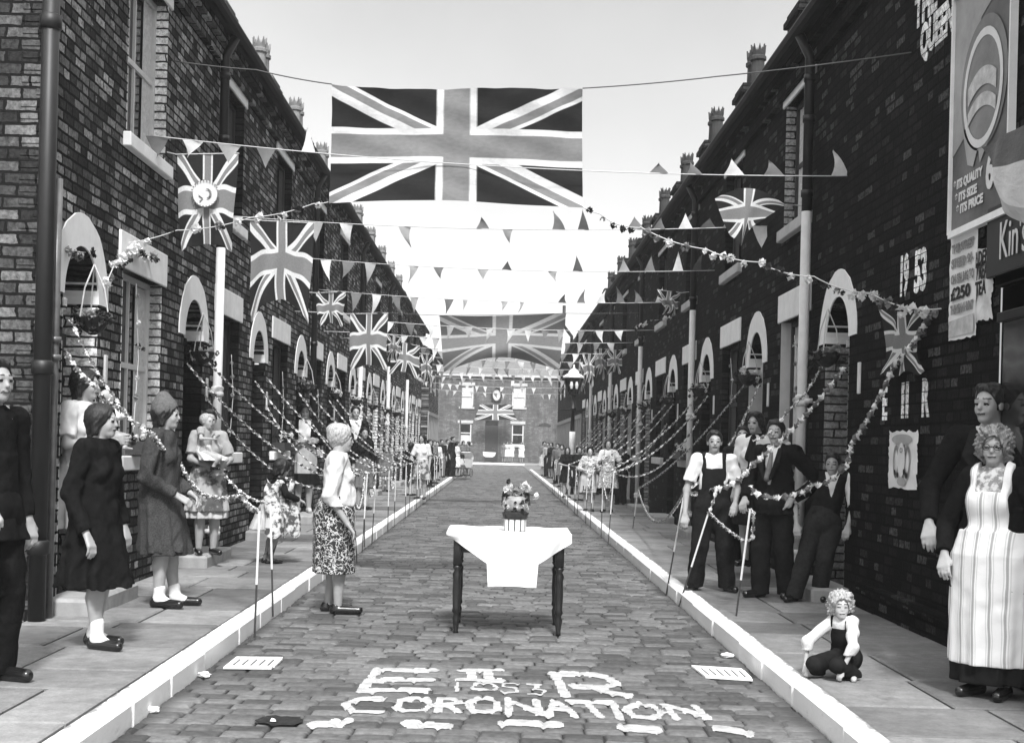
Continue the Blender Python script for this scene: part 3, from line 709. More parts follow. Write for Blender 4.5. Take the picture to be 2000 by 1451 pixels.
for k, (a, b, c, d) in enumerate(ops[:4]):
    f = MB(); t = .09; f.box(a, a+t, .02, .08, c, d); f.box(b-t, b, .02, .08, c, d); f.box(a, b, .02, .08, d-t, d); f.box(a, b, .02, .08, c, c+t); f.box(a, b, .03, .07, (c+d)/2-.04, (c+d)/2+.04)
    fo = f.build("window", frame_white, r); f = MB(); f.box(a, b, .1, .12, c, d); f.build("pane", glass, fo)
    if k < 2 or k == 2: f = MB(); f.box(a+.1, b-.1, .09, .098, c+.1, c+(d-c)*(.9 if k < 2 else .4)); f.build("curtain", curtain_mat, fo)
    f = MB(); f.box(a-.12, b+.12, -.06, 0, d, d+.22); f.build("lintel", lintel_grey, r); f = MB(); f.box(a-.1, b+.1, -.08, 0, c-.14, c); f.build("sill", lintel_grey, r)
f = MB(); f.box(dr[0], dr[1], .05, .1, dr[2], dr[3]-.45); fo = f.build("door", frame_dark, r); f = MB(); f.box(dr[0], dr[1], .04, .1, dr[3]-.45, dr[3]-.38); f.build("transom", frame_dark, r)
f = MB(); f.box(dr[0], dr[1], .06, .1, dr[3]-.38, dr[3]); f.build("fanlight", glass, r)
f = MB(); f.box(-14, 14, -.30, 0, zt-.05, zt+.10); f.build("gutter", lintel_grey, r)
f = MB(); f.quad((-14, -.3, zt+.1), (14, -.3, zt+.1), (14, 4, zt+2.1), (-14, 4, zt+2.1)); f.quad((-14, 8, zt), (14, 8, zt), (14, 4, zt+2.1), (-14, 4, zt+2.1)); f.build("roof", plain("far_slate", .16, .8, .2, 2, .2), r)
for cx in (-7.5, 1.2, 7.8):
    f = MB(); f.box(cx-.5, cx+.5, 3.6, 4.2, zt+1.4, zt+3.0); fo = f.build("chimney", brick_far, r)
# portrait medallion over the door
r2 = empty("portrait_medallion", (*at(970, 771, Y=YE-.15),), 0, "oval portrait wreath hung high on the facing house above its flag", "wreath")
f = MB(); n = 20
for i in range(n): a0, a1 = 2*math.pi*i/n, 2*math.pi*(i+1)/n; f.tube([(.36*math.cos(a0), 0, .5*math.sin(a0)), (.36*math.cos(a1), 0, .5*math.sin(a1))], .075, 6)
f.build("wreath", leafm, r2)
f = MB(); f.add([(.32*math.cos(2*math.pi*i/n), .03, .46*math.sin(2*math.pi*i/n)) for i in range(n)], [tuple(range(n))]); f.build("portrait", plain("portrait_pale", .55, .7, .25, 4, 0), r2)

# ---------------------------------------------------------------- the shop on the dark side (posters, painted words)
sh = empty("corner_shop", (XR, 4.0, 0), 0, "soot black brick shop wall carrying posters and painted words", "shop")
L = Y0R-4.0
m = MB(); m.quad((0, 0, 0), (0, 3.75, 0), (0, 3.75, 6.4), (0, 0, 6.4)); m.quad((0, 3.75, 0), (0, L, 0), (0, L, ZTR+.5), (0, 3.75, ZTR+.5)); m.build("wall", brick_right, sh)
m = MB(); m.box(-.05, 7, .0, L, ZTR+.5, ZTR+.62); m.quad((-.25, 0, ZTR+.62), (-.25, L, ZTR+.62), (3.6, L, ZTR+3), (3.6, 0, ZTR+3)); m.build("roof", slate, sh)
m = MB(); m.box(-.14, 0, .2, 3.85, .13, 2.52, bev=.01); m.box(-.17, 0, .2, 3.9, 2.52, 2.60, bev=.01)
for a in (.3, 1.5, 2.7): m.box(-.17, -.13, a, a+.08, .6, 2.5, bev=.005); m.box(-.17, -.13, a, a+1.15, .6, .68, bev=.005); m.box(-.17, -.13, a, a+1.15, 2.3, 2.36, bev=.005); m.build("shop_front", plain("shop_black", .008, .5, .2, 4, .1), sh)
m = MB(); m.box(-.10, 0, 3.86, 3.98, 1.80, 2.55, bev=.01); m.build("door_post", lintel_mat, sh)
for a in (.3, 1.5, 2.7): m = MB(); m.box(-.145, -.141, a+.08, a+1.1, .68, 2.3); m.build("shop_window", glass, sh)
p0 = at(1950, 470, X=XR); m = MB(); m.box(-.04, 0, p0.y-4-1.7, p0.y-4+.10, 2.64, 3.10, bev=.008); m.build("name_board", plain("sign_black", .012, .4, .2, 5, .05), sh)
m = MB()
for i in range(5): m.box(-.05, 0, 4.4, L-.2, .30+i*.0, .36) if i == 0 else None
m.build("plinth_course", brick_right, sh)
def text_mesh(body, h, mat, name, parent=None, xscale=1.0, bold=0.0, ext=.002, Mx=None, spacing=1.0, **kw):
    cu = bpy.data.curves.new(name, 'FONT'); cu.body = body; cu.size = h/.70; cu.offset = bold; cu.extrude = ext; cu.space_character = spacing; cu.align_x = 'LEFT'; cu.resolution_u = 3
    ob = bpy.data.objects.new(name, cu); COL.objects.link(ob); bpy.context.view_layer.update()
    me = bpy.data.meshes.new_from_object(ob.evaluated_get(bpy.context.evaluated_depsgraph_get())); bpy.data.objects.remove(ob)
    me.transform(Matrix.Diagonal((xscale, 1, 1, 1)))
    if Mx is not None: me.transform(Mx)
    me.materials.clear(); me.materials.append(mat)
    for p in me.polygons: p.material_index = 0
    o = bpy.data.objects.new(name, me); COL.objects.link(o)
    if parent is not None: o.parent = parent; KIDS.setdefault(parent.name, []).append(o)
    return tag(o, **kw)
# text frame on the dark wall: reading direction goes towards the camera (-Y), faces -X
WALLM = Matrix(((0, 0, -1, 0), (-1, 0, 0, 0), (0, 1, 0, 0), (0, 0, 0, 1)))
def wall_text(body, px, py, h, w, mat, label=None, cat=None, parent=None, off=.006, bold=.0, name="painted_lettering"):
    """text with its lower left corner at the pixel, h metres high and w wide along the wall"""
    p = at(px, py, X=XR-off)
    o = text_mesh(body, h, mat, name, None, 1.0, bold, .002, WALLM)
    xs_ = [v.co.y for v in o.data.vertices]; wid = max(xs_)-min(xs_); z0 = min(v.co.z for v in o.data.vertices); ymx = max(xs_)
    for v in o.data.vertices: v.co.y = (v.co.y-ymx)*w/wid; v.co.z -= z0
    if parent is None: o.location = p; tag(o, label, cat)
    else: o.parent = parent; KIDS.setdefault(parent.name, []).append(o); o.location = p-parent.location
    return o
wall_text("THE", 1786, 62, .24, .52, paint_letter, "white word THE painted high on the black bricks beside the tall poster", "lettering", bold=.016)
wall_text("QUEEN", 1797, 131, .24, .72, paint_letter, "white word QUEEN painted on the black bricks under the word THE", "lettering", bold=.016)
wall_text("19", 1758, 583, .30, .20, paint_letter, "white number 19 painted on the black wall above the crumpled flag", "lettering", bold=.018)
wall_text("53", 1785, 575, .30, .28, paint_letter, "white number 53 painted on the black wall near the 250 pound poster", "lettering", bold=.018)
wall_text("E", 1723, 821, .27, .13, paint_letter, "white letter E painted on the black wall where the paper streamer starts", "lettering", bold=.016)
wall_text("II", 1760, 817, .27, .17, paint_letter, "white numeral II painted under the crumpled flag", "lettering", bold=.01)
wall_text("R", 1800, 815, .27, .17, paint_letter, "white letter R painted beside the numeral II on the black wall", "lettering", bold=.016)
kt = wall_text("Kin's", 1952, 508, .24, .42, plain("sign_letter", .6, .6, .1, 9, 0), parent=sh, off=.047, name="sign_lettering")
# boards and posters on that wall
def wall_panel(name, pa, pb, label, cat, mat, wob=0, off=.01, frame=None):
    """panel between pixel corners top-left and bottom-right on the dark wall"""
    a = at(*pa, X=XR-off); b = at(*pb, X=XR-off); y0, y1, z1, z0 = a.y, b.y, a.z, b.z
    root = empty(name, (XR-off, (y0+y1)/2, (z0+z1)/2), 0, label, cat)
    W, Hh = abs(y0-y1), z1-z0; nx, nz = 10, 24; vs = []; fs = []; rg = random.Random(int(pa[0]))
    for j in range(nz+1):
        for i in range(nx+1):
            u, v = i/nx, j/nz; e = 0
            if wob and (i in (0, nx) or j in (0, nz)): e = rg.uniform(-wob, wob)
            vs.append((-(.004+abs(wob)*.6*math.sin(v*7+u*3)**2), W*(.5-u)+e, Hh*(v-.5)+e))
    for j in range(nz):
        for i in range(nx): k = j*(nx+1)+i; fs.append((k, k+1, k+nx+2, k+nx+1))
    m = MB(); m.add(vs, fs); m.build("sheet", mat, root, True)
    return root, W, Hh
def panel_text(root, W, Hh, body, u, v, h, w, mat, name="printed_text", bold=.004, lift=.03):
    o = text_mesh(body, h, mat, name, None, 1.0, bold, .001, WALLM)
    ys_ = [q.co.y for q in o.data.vertices]; wid = max(ys_)-min(ys_); mx = max(ys_); z0 = min(q.co.z for q in o.data.vertices)
    for q in o.data.vertices: q.co.y = (q.co.y-mx)*w/wid; q.co.z -= z0
    o.parent = root; KIDS.setdefault(root.name, []).append(o); o.location = (-lift, W*(.5-u), Hh*(v-.5)); return o
ink = plain("ink_black", .02, .7, .2, 30, 0); ink_grey = plain("ink_grey", .22, .7, .35, 30, 0)
rt, W, Hh = wall_panel("advert_board", (1870, 2), (1972, 402), "tall framed advertising board with an oval label high on the black shop wall", "advert board", plain("board_grey", .11, .5, .5, 1.6, .05), off=.03)
m = MB(); f = .018
m.box(-.03, .02, -W/2-f, -W/2, -Hh/2-f, Hh/2+f); m.box(-.03, .02, W/2, W/2+f, -Hh/2-f, Hh/2+f); m.box(-.03, .02, -W/2, W/2, -Hh/2-2.6*f, -Hh/2); m.box(-.03, .02, -W/2, W/2, Hh/2, Hh/2+f); m.build("frame", lintel_mat, rt)
def disc(root, cy, cz, ry, rz, x, mat, name, inner=None, n=36, lobes=0):
    m = MB(); o = [(x, cy+ry*(1+lobes*math.cos(9*2*math.pi*i/n))*math.cos(2*math.pi*i/n), cz+rz*math.sin(2*math.pi*i/n)) for i in range(n)]
    if inner: 
        q = [(x, cy+ry*inner*math.cos(2*math.pi*i/n), cz+rz*inner*math.sin(2*math.pi*i/n)) for i in range(n)]
        m.add(o+q, [(i, (i+1) % n, n+(i+1) % n, n+i) for i in range(n)])
    else: m.add(o, [tuple(range(n))])
    m.build(name, mat, root)
pale = plain("board_pale", .34, .5, .25, 2.5, 0); mid = plain("board_mid", .2, .5, .3, 3, 0); wht = plain("board_white", .68, .5, .08, 6, 0)
m = MB(); m.add([(-.008, W*.5, Hh*.5), (-.008, -W*.42, Hh*.5), (-.008, -W*.42, Hh*.42), (-.008, W*.02, Hh*.33), (-.008, W*.22, Hh*.0), (-.008, W*.27, -Hh*.12), (-.008, W*.5, -Hh*.18)], [tuple(range(7))]); m.build("pale_drapery", pale, rt)
disc(rt, -W*.05, Hh*.05, W*.40, Hh*.27, -.012, mid, "label_shade"); disc(rt, -W*.05, Hh*.03, W*.34, Hh*.24, -.018, wht, "oval_ring", .86, lobes=.0); disc(rt, -W*.05, Hh*.03, W*.29, Hh*.205, -.016, mid, "oval_field")
m = MB()
for (cz, hh) in ((.075, .075), (-.02, .055)):
    n = 10; vs = []
    for i in range(n+1):
        t = i/n-.5; y = -W*.05-t*W*.48; z = Hh*(cz-.025*(2*t)**2*2)
        vs += [(-.022, y, z-Hh*hh/2), (-.022, y, z+Hh*hh/2)]
    m.add(vs, [(2*i, 2*i+2, 2*i+3, 2*i+1) for i in range(n)])
m.build("label_band", plain("board_cream", .5, .5, .3, 14, 0), rt)
m = MB(); m.add([(-.012, W*.30, -Hh*.10), (-.012, W*.12, -Hh*.05), (-.012, W*.02, -Hh*.2), (-.012, W*.10, -Hh*.27), (-.012, W*.20, -Hh*.25)], [tuple(range(5))]); m.add([(-.0125, W*.02, -Hh*.19), (-.0125, -W*.22, -Hh*.12), (-.0125, -W*.20, -Hh*.18), (-.0125, -W*.02, -Hh*.27)], [tuple(range(4))])
m.build("pale_drapery", pale, rt)
for k, (t, wd) in enumerate((("* ITS QUALITY", .52), ("* ITS SIZE", .40), ("* ITS PRICE", .48))):
    panel_text(rt, W, Hh, t, .05+.03*k, .165-.052*k, .058, W*wd, wht, lift=.012)
panel_text(rt, W, Hh, "6", .63, .10, .24, W*.13, wht, bold=.012, lift=.012)
rt, W, Hh = wall_panel("bill_poster", (1859, 458), (1907, 655), "white price bill reading 250 pounds hung on the black wall", "poster", plain("bill_paper", .72, .8, .06, 6, .1), wob=.008, off=.012)
for (t, v, h, w, mt) in (("THIS STREET", .80, .055, .82, ink_grey), ("STEED 9/-", .66, .06, .80, ink_grey), ("ON SELLING TO", .515, .06, .84, ink_grey), ("£250", .36, .085, .72, ink), ("THE BEAN HUNT", .235, .06, .84, ink_grey)):
    panel_text(rt, W, Hh, t, .10, v, h, W*w, mt, lift=.016)
m = MB(); m.quad((-.014, W*.46, -Hh*.47), (-.014, -W*.46, -Hh*.47), (-.014, -W*.46, -Hh*.30), (-.014, W*.46, -Hh*.32)); m.build("pale_block", plain("bill_grey", .45, .8, .3, 12, 0), rt)
rt, W, Hh = wall_panel("bill_poster", (1906, 492), (1939, 622), "torn smaller bill with the word TEA half behind the 250 pound bill", "poster", plain("bill_paper_b", .58, .8, .25, 8, .1), wob=.014, off=.006)
for (t, v, h, w, mt) in (("LDEN", .78, .09, .75, ink), ("TREAM", .58, .10, .9, ink), ("TEA", .36, .09, .62, ink)):
    panel_text(rt, W, Hh, t, .12, v, h, W*w*.95, mt, lift=.014)
rt, W, Hh = wall_panel("coronation_poster", (1739, 843), (1792, 958), "scallop edged white poster of a robed figure low on the black wall", "poster", plain("poster_white", .72, .8, .06, 9, .1), wob=.012, off=.012)
disc(rt, 0, Hh*.36, W*.36, Hh*.09, -.018, plain("poster_grey", .35, .8, .15, 9, 0), "banner_shape"); disc(rt, -W*.18, -Hh*.03, W*.11, Hh*.29, -.017, ink_grey, "curtain_shape", .72); disc(rt, W*.20, -Hh*.03, W*.10, Hh*.29, -.017, ink_grey, "curtain_shape", .72)
disc(rt, 0, 0, W*.13, Hh*.30, -.019, wht, "figure_shape"); disc(rt, 0, Hh*.17, W*.05, Hh*.045, -.022, ink_grey, "face_shape", .6); disc(rt, -W*.02, -Hh*.37, W*.15, Hh*.075, -.02, plain("poster_grey", .35), "base_shape")
for (a, b) in ((-.12, -.2), (.1, -.26), (.2, -.22), (-.2, -.25)): disc(rt, W*a, Hh*b, W*.035, Hh*.05, -.023, ink, "drapery_shape")
rt = None
for (px0, py0, px1, py1, lb, X, w_) in ((594, 0, 0, 0, "", 0, 0),):
    pass
# small white number plates beside the doors
for k in range(5):
    y = Y0L+k*PL+1.42; m = MB(); m.box(0, .02, -.03, .03, -.13, .13, bev=.004); m.build("number_plate", wht, None, False, f"small white plate beside the {ORD[k]} door from the black corner pipe", "plate", "white plates on the lighter terrace", loc=(XL, y, 2.02))
for k in range(5):
    y = Y0R+k*PR-.02; m = MB(); m.box(-.02, 0, -.03, .03, -.14, .14, bev=.004); m.build("number_plate", wht, None, False, f"small white plate before the {ORD[k]} door from the poster shop", "plate", "white plates on the dark terrace", loc=(XR, y, 2.15))
# iron letter slots etc. on shop: gas lamp post
lp = at(1119, 905, Z=KERB); lp = Vector((XKR+.3, lp.y, KERB)); lp = Vector((XKR+.32, at(1119, 800, X=XKR+.32).y, KERB))
r = empty("street_lamp", lp, 0, "cast iron gas lamp post with glazed lantern and white band beside the dark row", "street lamp")
def zl(py): return at(1119, py, Y=lp.y).z-KERB
m = MB(); m.lathe([(.14, 0), (.13, .25), (.09, .4), (.065, .6), (.06, zl(843)-.3)], 12); m.build("post_base", black_iron, r, True)
m = MB(); m.lathe([(.085, zl(895)), (.085, zl(843))], 12); m.build("white_band", white_paint, r, True)
m = MB(); m.lathe([(.06, zl(843)), (.05, zl(800)), (.09, zl(799)), (.09, zl(797)), (.045, zl(795)), (.045, zl(775)), (.09, zl(772))], 12); m.tube([(-.35, 0, zl(800)), (.35, 0, zl(800))], .02, 6); m.build("post", black_iron, r, True)
m = MB(); zb, zc, zt_ = zl(772), zl(738), zl(720)
m.lathe([(.14, zb), (.16, zb+.04)], 6)
for i in range(6):
    a = math.pi/3*i; m.tube([(.14*math.cos(a), .14*math.sin(a), zb), (.27*math.cos(a), .27*math.sin(a), zc)], .016, 5)
m.build("lantern_frame", black_iron, r)
m = MB(); m.lathe([(.13, zb+.03), (.255, zc)], 6); m.build("lantern_glass", glass, r)
m = MB(); m.lathe([(.30, zc), (.30, zc+.04), (.14, zt_-.12), (.16, zt_-.1), (.09, zt_-.03), (.03, zt_+.02), (.02, zt_+.12)], 6); m.build("lantern_cap", white_paint, r)
m = MB()
for a in (-.07, .08): m.lathe([(.03, -.10), (.05, 0), (.03, .1)], 8, (a, -.2, (zb+zc)/2+.03))
m.build("mantle", wht, r)
# ---------------------------------------------------------------- flags, bunting, garlands
def grid_mesh(name, fn, nu, nv, mat, parent=None, **kw):
    vs = []; uvs = []; fs = []
    for j in range(nv+1):
        for i in range(nu+1):
            u, v = i/nu, j/nv; vs.append(tuple(fn(u, v))); uvs.append((u, 1-v))
    for j in range(nv):
        for i in range(nu): k = j*(nu+1)+i; fs.append((k, k+1, k+nu+2, k+nu+1))
    m = MB(); m.add(vs, fs); return m.build(name, mat, parent, True, uvs=uvs, **kw)
def hung_flag(pxl, pyl, pxr, pyr, hpx, Y, label, mat=jack, pinch=.12, droop=.10, wave=.06, yaw=0.0, seed=0, group=None, bow=0.0, tiltx=0.0):
    """flag hanging from its top edge; pinch narrows the foot, droop lets the lower corners hang"""
    a, b = at(pxl, pyl, Y=Y), at(pxr, pyr, Y=Y); w = (b-a).length; h = hpx/FPX*Y; rg = random.Random(seed); ph = rg.uniform(0, 6)
    c = (a+b)/2; d = (b-a)/2
    def fn(u, v):
        k = 2*u-1; p = d*k*(1-pinch*v**1.3)
        z = -v*h - droop*h*v*abs(k)**2 - .012*abs(1-k*k)*0 + bow*h*(1-k*k)*v
        y = wave*math.sin(k*5+ph+v*1.5)*(.25+v)+yaw*k*w/2*v+tiltx*h*v*v
        return (p.x+.35*wave*math.sin(v*7+ph)*v, p.y+y, p.z+z+.01*math.cos(k*9+ph))
    r = empty("union_flag", c, 0, label, "flag", group)
    grid_mesh("flag_cloth", fn, 30, 26, mat, r)
    m = MB(); cp = [tuple(-d*1.02), tuple(d*1.02)]
    if Y < 60: cp = [(XL-c.x, 0, .02-(d.z if d.z > 0 else d.z))]+cp if c.x < 0 else cp+[(XR-c.x, 0, .02+d.z)]
    m.tube(cp, .006, 5); m.build("hem_cord", string_mat, r)
    return r, c, w, h
# the great flag over the street
a, b, c_, d_ = at(648, 165, Y=12.0), at(1138, 173, Y=12.0), at(1139, 405, Y=12.05), at(641, 395, Y=12.05)
ctr = (a+b)/2
def bigf(u, v):
    sag = .028*math.sin(math.pi*u)*(1-v) - .03*math.sin(math.pi*u)*v
    p = (a*(1-u)+b*u)*(1-v)+(d_*(1-u)+c_*u)*v-ctr
    p.z += -sag if v < .5 else -sag; p.z += .02*math.sin(u*9)*v*(1-v)
    p.x += (.02*math.sin(v*9) if u > .9 else 0)*0
    p.y += .05*math.sin(u*7+v*2)+.05*math.sin(v*3.1)+.012*math.sin(u*31+v*9)*(1.1-v)+.010*math.sin(u*17-v*23)+.006*math.sin(u*60+v*4)*(1-v)**2
    return p
r = empty("union_flag", ctr, 0, "largest Union flag stretched flat on ropes across the street, high over the table", "flag")
grid_mesh("flag_cloth", bigf, 48, 24, jack, r)
def rope(pts, r_, mat, name, label, cat, group=None, n=20, sag=0.0, parent=None):
    P = [Vector(p) for p in pts]; out = []
    for i in range(len(P)-1):
        for k in range(n):
            t = k/n; q = P[i].lerp(P[i+1], t); q.z -= sag*4*t*(1-t); out.append(q)
    out.append(P[-1]); m = MB(); m.tube(out, r_, 5)
    return m.build(name, mat, parent, True, label, cat, group), out
rope([at(330, 118, X=XL), at(500, 137, Y=12.1), a], .006, string_dark, "flag_rope", "thin rope from the brick house to the upper corner of the largest flag", "rope", sag=.01)
rope([b, at(1400, 150, Y=11.8), at(1780, 103, X=XR)], .006, string_dark, "flag_rope", "thin rope from the largest flag up to the black shop wall", "rope", sag=.01)
# second and third flags, paler, farther down the street
r = empty("union_flag", at(980, 614, Y=30), 0, "second largest Union flag, pale and bellying over the far street before the facing house", "flag")
o_ = r.location.copy(); A, B, C, D = at(858, 616, Y=30)-o_, at(1106, 612, Y=30)-o_, at(1092, 722, Y=30)-o_, at(866, 726, Y=30)-o_
def f2(u, v):
    p = (A*(1-u)+B*u)*(1-v)+(D*(1-u)+C*u)*v; p.z += .30*math.sin(math.pi*u)*v*v; p.y += .22*math.sin(u*7+v*2)*(.2+v)+.12*math.sin(v*6); p.z -= .03*math.sin(math.pi*u)*(1-v)
    return p
grid_mesh("flag_cloth", f2, 44, 26, jack_pale, r)
rope([(XL, 30, at(858, 614, Y=30).z+.04), tuple(A+o_), tuple(B+o_), (XR, 30, at(1106, 611, Y=30).z+.04)], .007, string_dark, "flag_rope", "rope carrying the second largest flag far over the street", "rope", sag=.01)
G = "Union flags hanging along the lighter terrace"
fr, c, w, h = hung_flag(346, 302, 466, 300, 176, 12.6, "Union flag with a round white emblem at its centre hanging by the upper window", pinch=.2, droop=.08, wave=.03, seed=1)
m = MB(); N = 28; ec = (w*-.01, -.05, -h*.45)
m.add([(ec[0]+.105*math.cos(2*math.pi*i/N)*1.15, ec[1], ec[2]+.13*math.sin(2*math.pi*i/N)) for i in range(N)], [tuple(range(N))]); m.build("emblem", wht, fr)
m = MB()
for i in range(26): an = 2*math.pi*i/26; m.lathe([(.007, -.007), (.007, .007)], 5, (ec[0]+.118*1.1*math.cos(an), ec[1]-.01, ec[2]+.128*math.sin(an)))
m.build("emblem_dots", ink_grey, fr)
m = MB(); m.tube([(ec[0]+.022+.035*math.cos(a_*.5-1.6), ec[1]-.012, ec[2]+.0+.045*math.sin(a_*.5-1.6)) for a_ in range(8)], [.004, .006, .009, .011, .010, .008, .005, .003], 5); m.tube([(ec[0]-.06, ec[1]-.01, ec[2]-.02), (ec[0]-.02, ec[1]-.01, ec[2]-.05), (ec[0]-.05, ec[1]-.01, ec[2]-.08)], .005, 5); m.build("emblem_crest", plain("crest_grey", .25, .8, .2, 9, 0), fr)
hung_flag(488, 430, 614, 436, 152, 14.6, "large drooping Union flag with curling lower corners, second from the emblem flag", pinch=.10, droop=.30, wave=.05, seed=2)
hung_flag(617, 572, 676, 570, 60, 19.5, "smallest narrow Union flag pinned on the pennant string", pinch=.3, droop=.12, wave=.05, seed=3)
hung_flag(684, 613, 758, 612, 100, 20.6, "dark portrait Union flag hanging straight beyond the small narrow one", pinch=.06, droop=.12, wave=.04, seed=4)
hung_flag(762, 664, 820, 676, 56, 27.0, "slanting Union flag farther along the lighter terrace over the door arches", pinch=.05, droop=.2, wave=.06, seed=5)
hung_flag(756, 652, 784, 660, 44, 24.0, "crumpled little Union flag between the straight one and the slanting one", pinch=.3, droop=.2, wave=.08, seed=6)
hung_flag(822, 690, 846, 694, 50, 33.0, "bunched Union flag low on a string near the terrace's far end", pinch=.4, droop=.3, wave=.1, seed=7)
hung_flag(937, 790, 999, 790, 30, 96.5, "Union flag spread over the door of the facing house", pinch=-.35, droop=0, wave=.05, seed=8)
hung_flag(1284, 566, 1330, 572, 44, 22.0, "wind crumpled Union flag on a string before the dark terrace", pinch=.5, droop=.1, wave=.14, seed=9)
hung_flag(1186, 684, 1216, 684, 42, 33.0, "Union flag hanging open near the gas lamp on the dark side", pinch=.15, droop=.15, wave=.06, seed=10)
hung_flag(1138, 690, 1164, 692, 56, 34.5, "Union flag gathered in folds just beside the lamp lantern", pinch=.35, droop=.2, wave=.1, seed=11)
hung_flag(1160, 680, 1186, 682, 50, 36.5, "loosely bunched Union flag between two others by the lamp", pinch=.4, droop=.25, wave=.12, seed=12)
hung_flag(1128, 724, 1144, 724, 40, 44.0, "small dim Union flag hanging close behind the lantern", pinch=.1, droop=.15, wave=.05, seed=13)
# the flag blown up over the dark wall
q = [at(1396, 384, Y=13.6), at(1448, 376, Y=13.4), at(1535, 398, Y=13.5), at(1508, 410, Y=13.2), at(1424, 404, Y=13.5)]
r = empty("union_flag", at(1460, 400, Y=13.5), 0, "Union flag blown into a curve against the black wall above the long garland", "flag"); o_ = r.location.copy()
def f4(u, v):
    T0, T1 = at(1396, 388, Y=13.8)-o_, at(1534, 400, Y=13.2)-o_
    p = T0.lerp(T1, u); p.z += .14*math.sin(math.pi*u); foot = at(1440+8*math.sin(u*5), 497-70*abs(u-.33), Y=13.4)-o_
    f = v**1.2; side = T0.lerp(T1, .12+.7*u); side.z -= .30+.10*math.sin(u*4)
    return p.lerp(side*.45+foot*.55, f)+Vector((0, .08*math.sin(u*8+v*3)*v, 0))
grid_mesh("flag_cloth", f4, 34, 24, jack, r)
rope([at(1535, 400, Y=13.2), at(1570, 402, X=XR)], .006, string_mat, "flag_rope", "short cord fixing the blown flag to the upper window of the black house", "rope")
# crumpled flag nailed to the black wall
r = empty("union_flag", at(1768, 680, X=XR-.05), 0, "crumpled glossy Union flag nailed to the black wall above the letters E II R", "flag"); o_ = r.location.copy()
def f5(u, v):
    p = at(1728+82*u+(16*(v*(1-v))*4*(.5-u)), 604-4*u+128*v, X=XR-.05)-o_; k = 1.12-.22*math.sin(math.pi*v)
    p.y = (p.y)*k; p.x += -.03-.018*math.sin(u*16+v*5)*(.4+.6*math.sin(v*3.1)); p.z += .02*math.sin(u*13)*v; return p
grid_mesh("flag_cloth", f5, 36, 30, jack, r)
# striped banner hanging by the shop sign
r = empty("striped_banner", at(1955, 330, X=XR-.35), 0, "broad banner in dark and white bands drooping from the shop near the name board", "banner"); o_ = r.location.copy()
def ban(u, v):
    P0, P1, P2, P3 = at(1917, 288, X=XR-.45)-o_, at(2040, 225, X=XR-.55)-o_, at(2050, 395, X=XR-.5)-o_, at(1962, 408, X=XR-.4)-o_
    p = (P0*(1-u)+P1*u)*(1-v)+(P3*(1-u)+P2*u)*v; p.z -= .10*math.sin(math.pi*u)*v; p.x += .018*math.sin(u*9+v*5)+.012*math.sin(v*9+u*14); return p
def bandmat():
    m, nt, b = newmat("banner_cloth"); u = nd(nt, "ShaderNodeUVMap"); sp = nd(nt, "ShaderNodeSeparateXYZ", ins={0: u.outputs[0]})
    v = mixf(nt, ramp(nt, sp.outputs[1], .66, .67), .70, .13); v = mixf(nt, ramp(nt, sp.outputs[1], .18, .19, 1, 0), v, .45)
    nt.links.new(v, b.inputs["Base Color"]); b.inputs["Roughness"].default_value = .9
    bump(nt, b, noise(nt, u.outputs[0], 6, 4), .4, .04); return m
grid_mesh("banner_cloth", ban, 26, 26, bandmat(), r)
# pennant strings
PM = {'w': pen_white, 'g': pen_grey, 'd': pen_dark, 'l': pen_light}
def pennant(root, p, w, h, up, tone, seed, o):
    rg = random.Random(seed); vs = []; fs = []; n = 6; s = 1 if up else -1; ln = rg.uniform(-.35, .35)*h; cu = rg.uniform(-.25, .25)*h; yb = rg.uniform(-.5, .3)*h*.5
    for j in range(n+1):
        t = j/n; ww = w*(1-t)/2; 
        for k in (-1, 0, 1):
            vs.append((p.x-o.x+k*ww+ln*t*t+(.15*w*math.sin(t*3)*rg.random()*0), p.y-o.y+cu*t*t+yb*math.sin(t*2.5)*.4+.02*k*math.sin(t*4+seed), p.z-o.z+s*h*t*(1-.06*abs(k))))
    for j in range(n): 
        for k in (0, 1): a0 = j*3+k; fs.append((a0, a0+1, a0+4, a0+3))
    m = MB(); m.add(vs, fs); return m.build("pennant", PM[tone], root, True)
def bunting(Y, ly, ry, items, label, lx=None, rx=None, group="pennant strings across the street", scale=1.0, cord=.005):
    """items: (pixel x, up?, tone, width px, height px)"""
    A, B = Vector((XL, Y, ly)), Vector((XR, Y, ry)); root = empty("pennant_string", (A+B)/2, 0, label, "bunting", group); o = root.location.copy()
    pts = []
    for k in range(41): t = k/40; p = A.lerp(B, t); p.z -= .10*4*t*(1-t); pts.append(p)
    m = MB(); m.tube([tuple(p-o) for p in pts], cord, 5); m.build("cord", string_mat, root, True)
    for i, (px, up, tone, wp, hp) in enumerate(items):
        x = at(px, 500, Y=Y).x; t = min(max((x-XL)/(XR-XL), .01), .99); p = A.lerp(B, t); p.z -= .10*4*t*(1-t)
        pennant(root, p, wp/FPX*Y, hp/FPX*Y, up, tone, i*7+int(Y*10), o)
    return root
def zat(px, py, Y): return at(px, py, Y=Y).z
U, Dn = True, False
bunting(12.0, zat(252, 268, 12)+.02, zat(1690, 345, 12)-.0, [(285, Dn, 'g', 44, 50), (372, Dn, 'w', 40, 34), (443, Dn, 'l', 46, 40), (515, Dn, 'g', 38, 42), (597, U, 'w', 28, 52), (1282, U, 'g', 38, 22), (1352, U, 'g', 30, 26), (1430, U, 'w', 40, 34), (1508, U, 'g', 42, 32), (1655, U, 'w', 36, 52)], "first pennant string, crossing behind the largest flag")
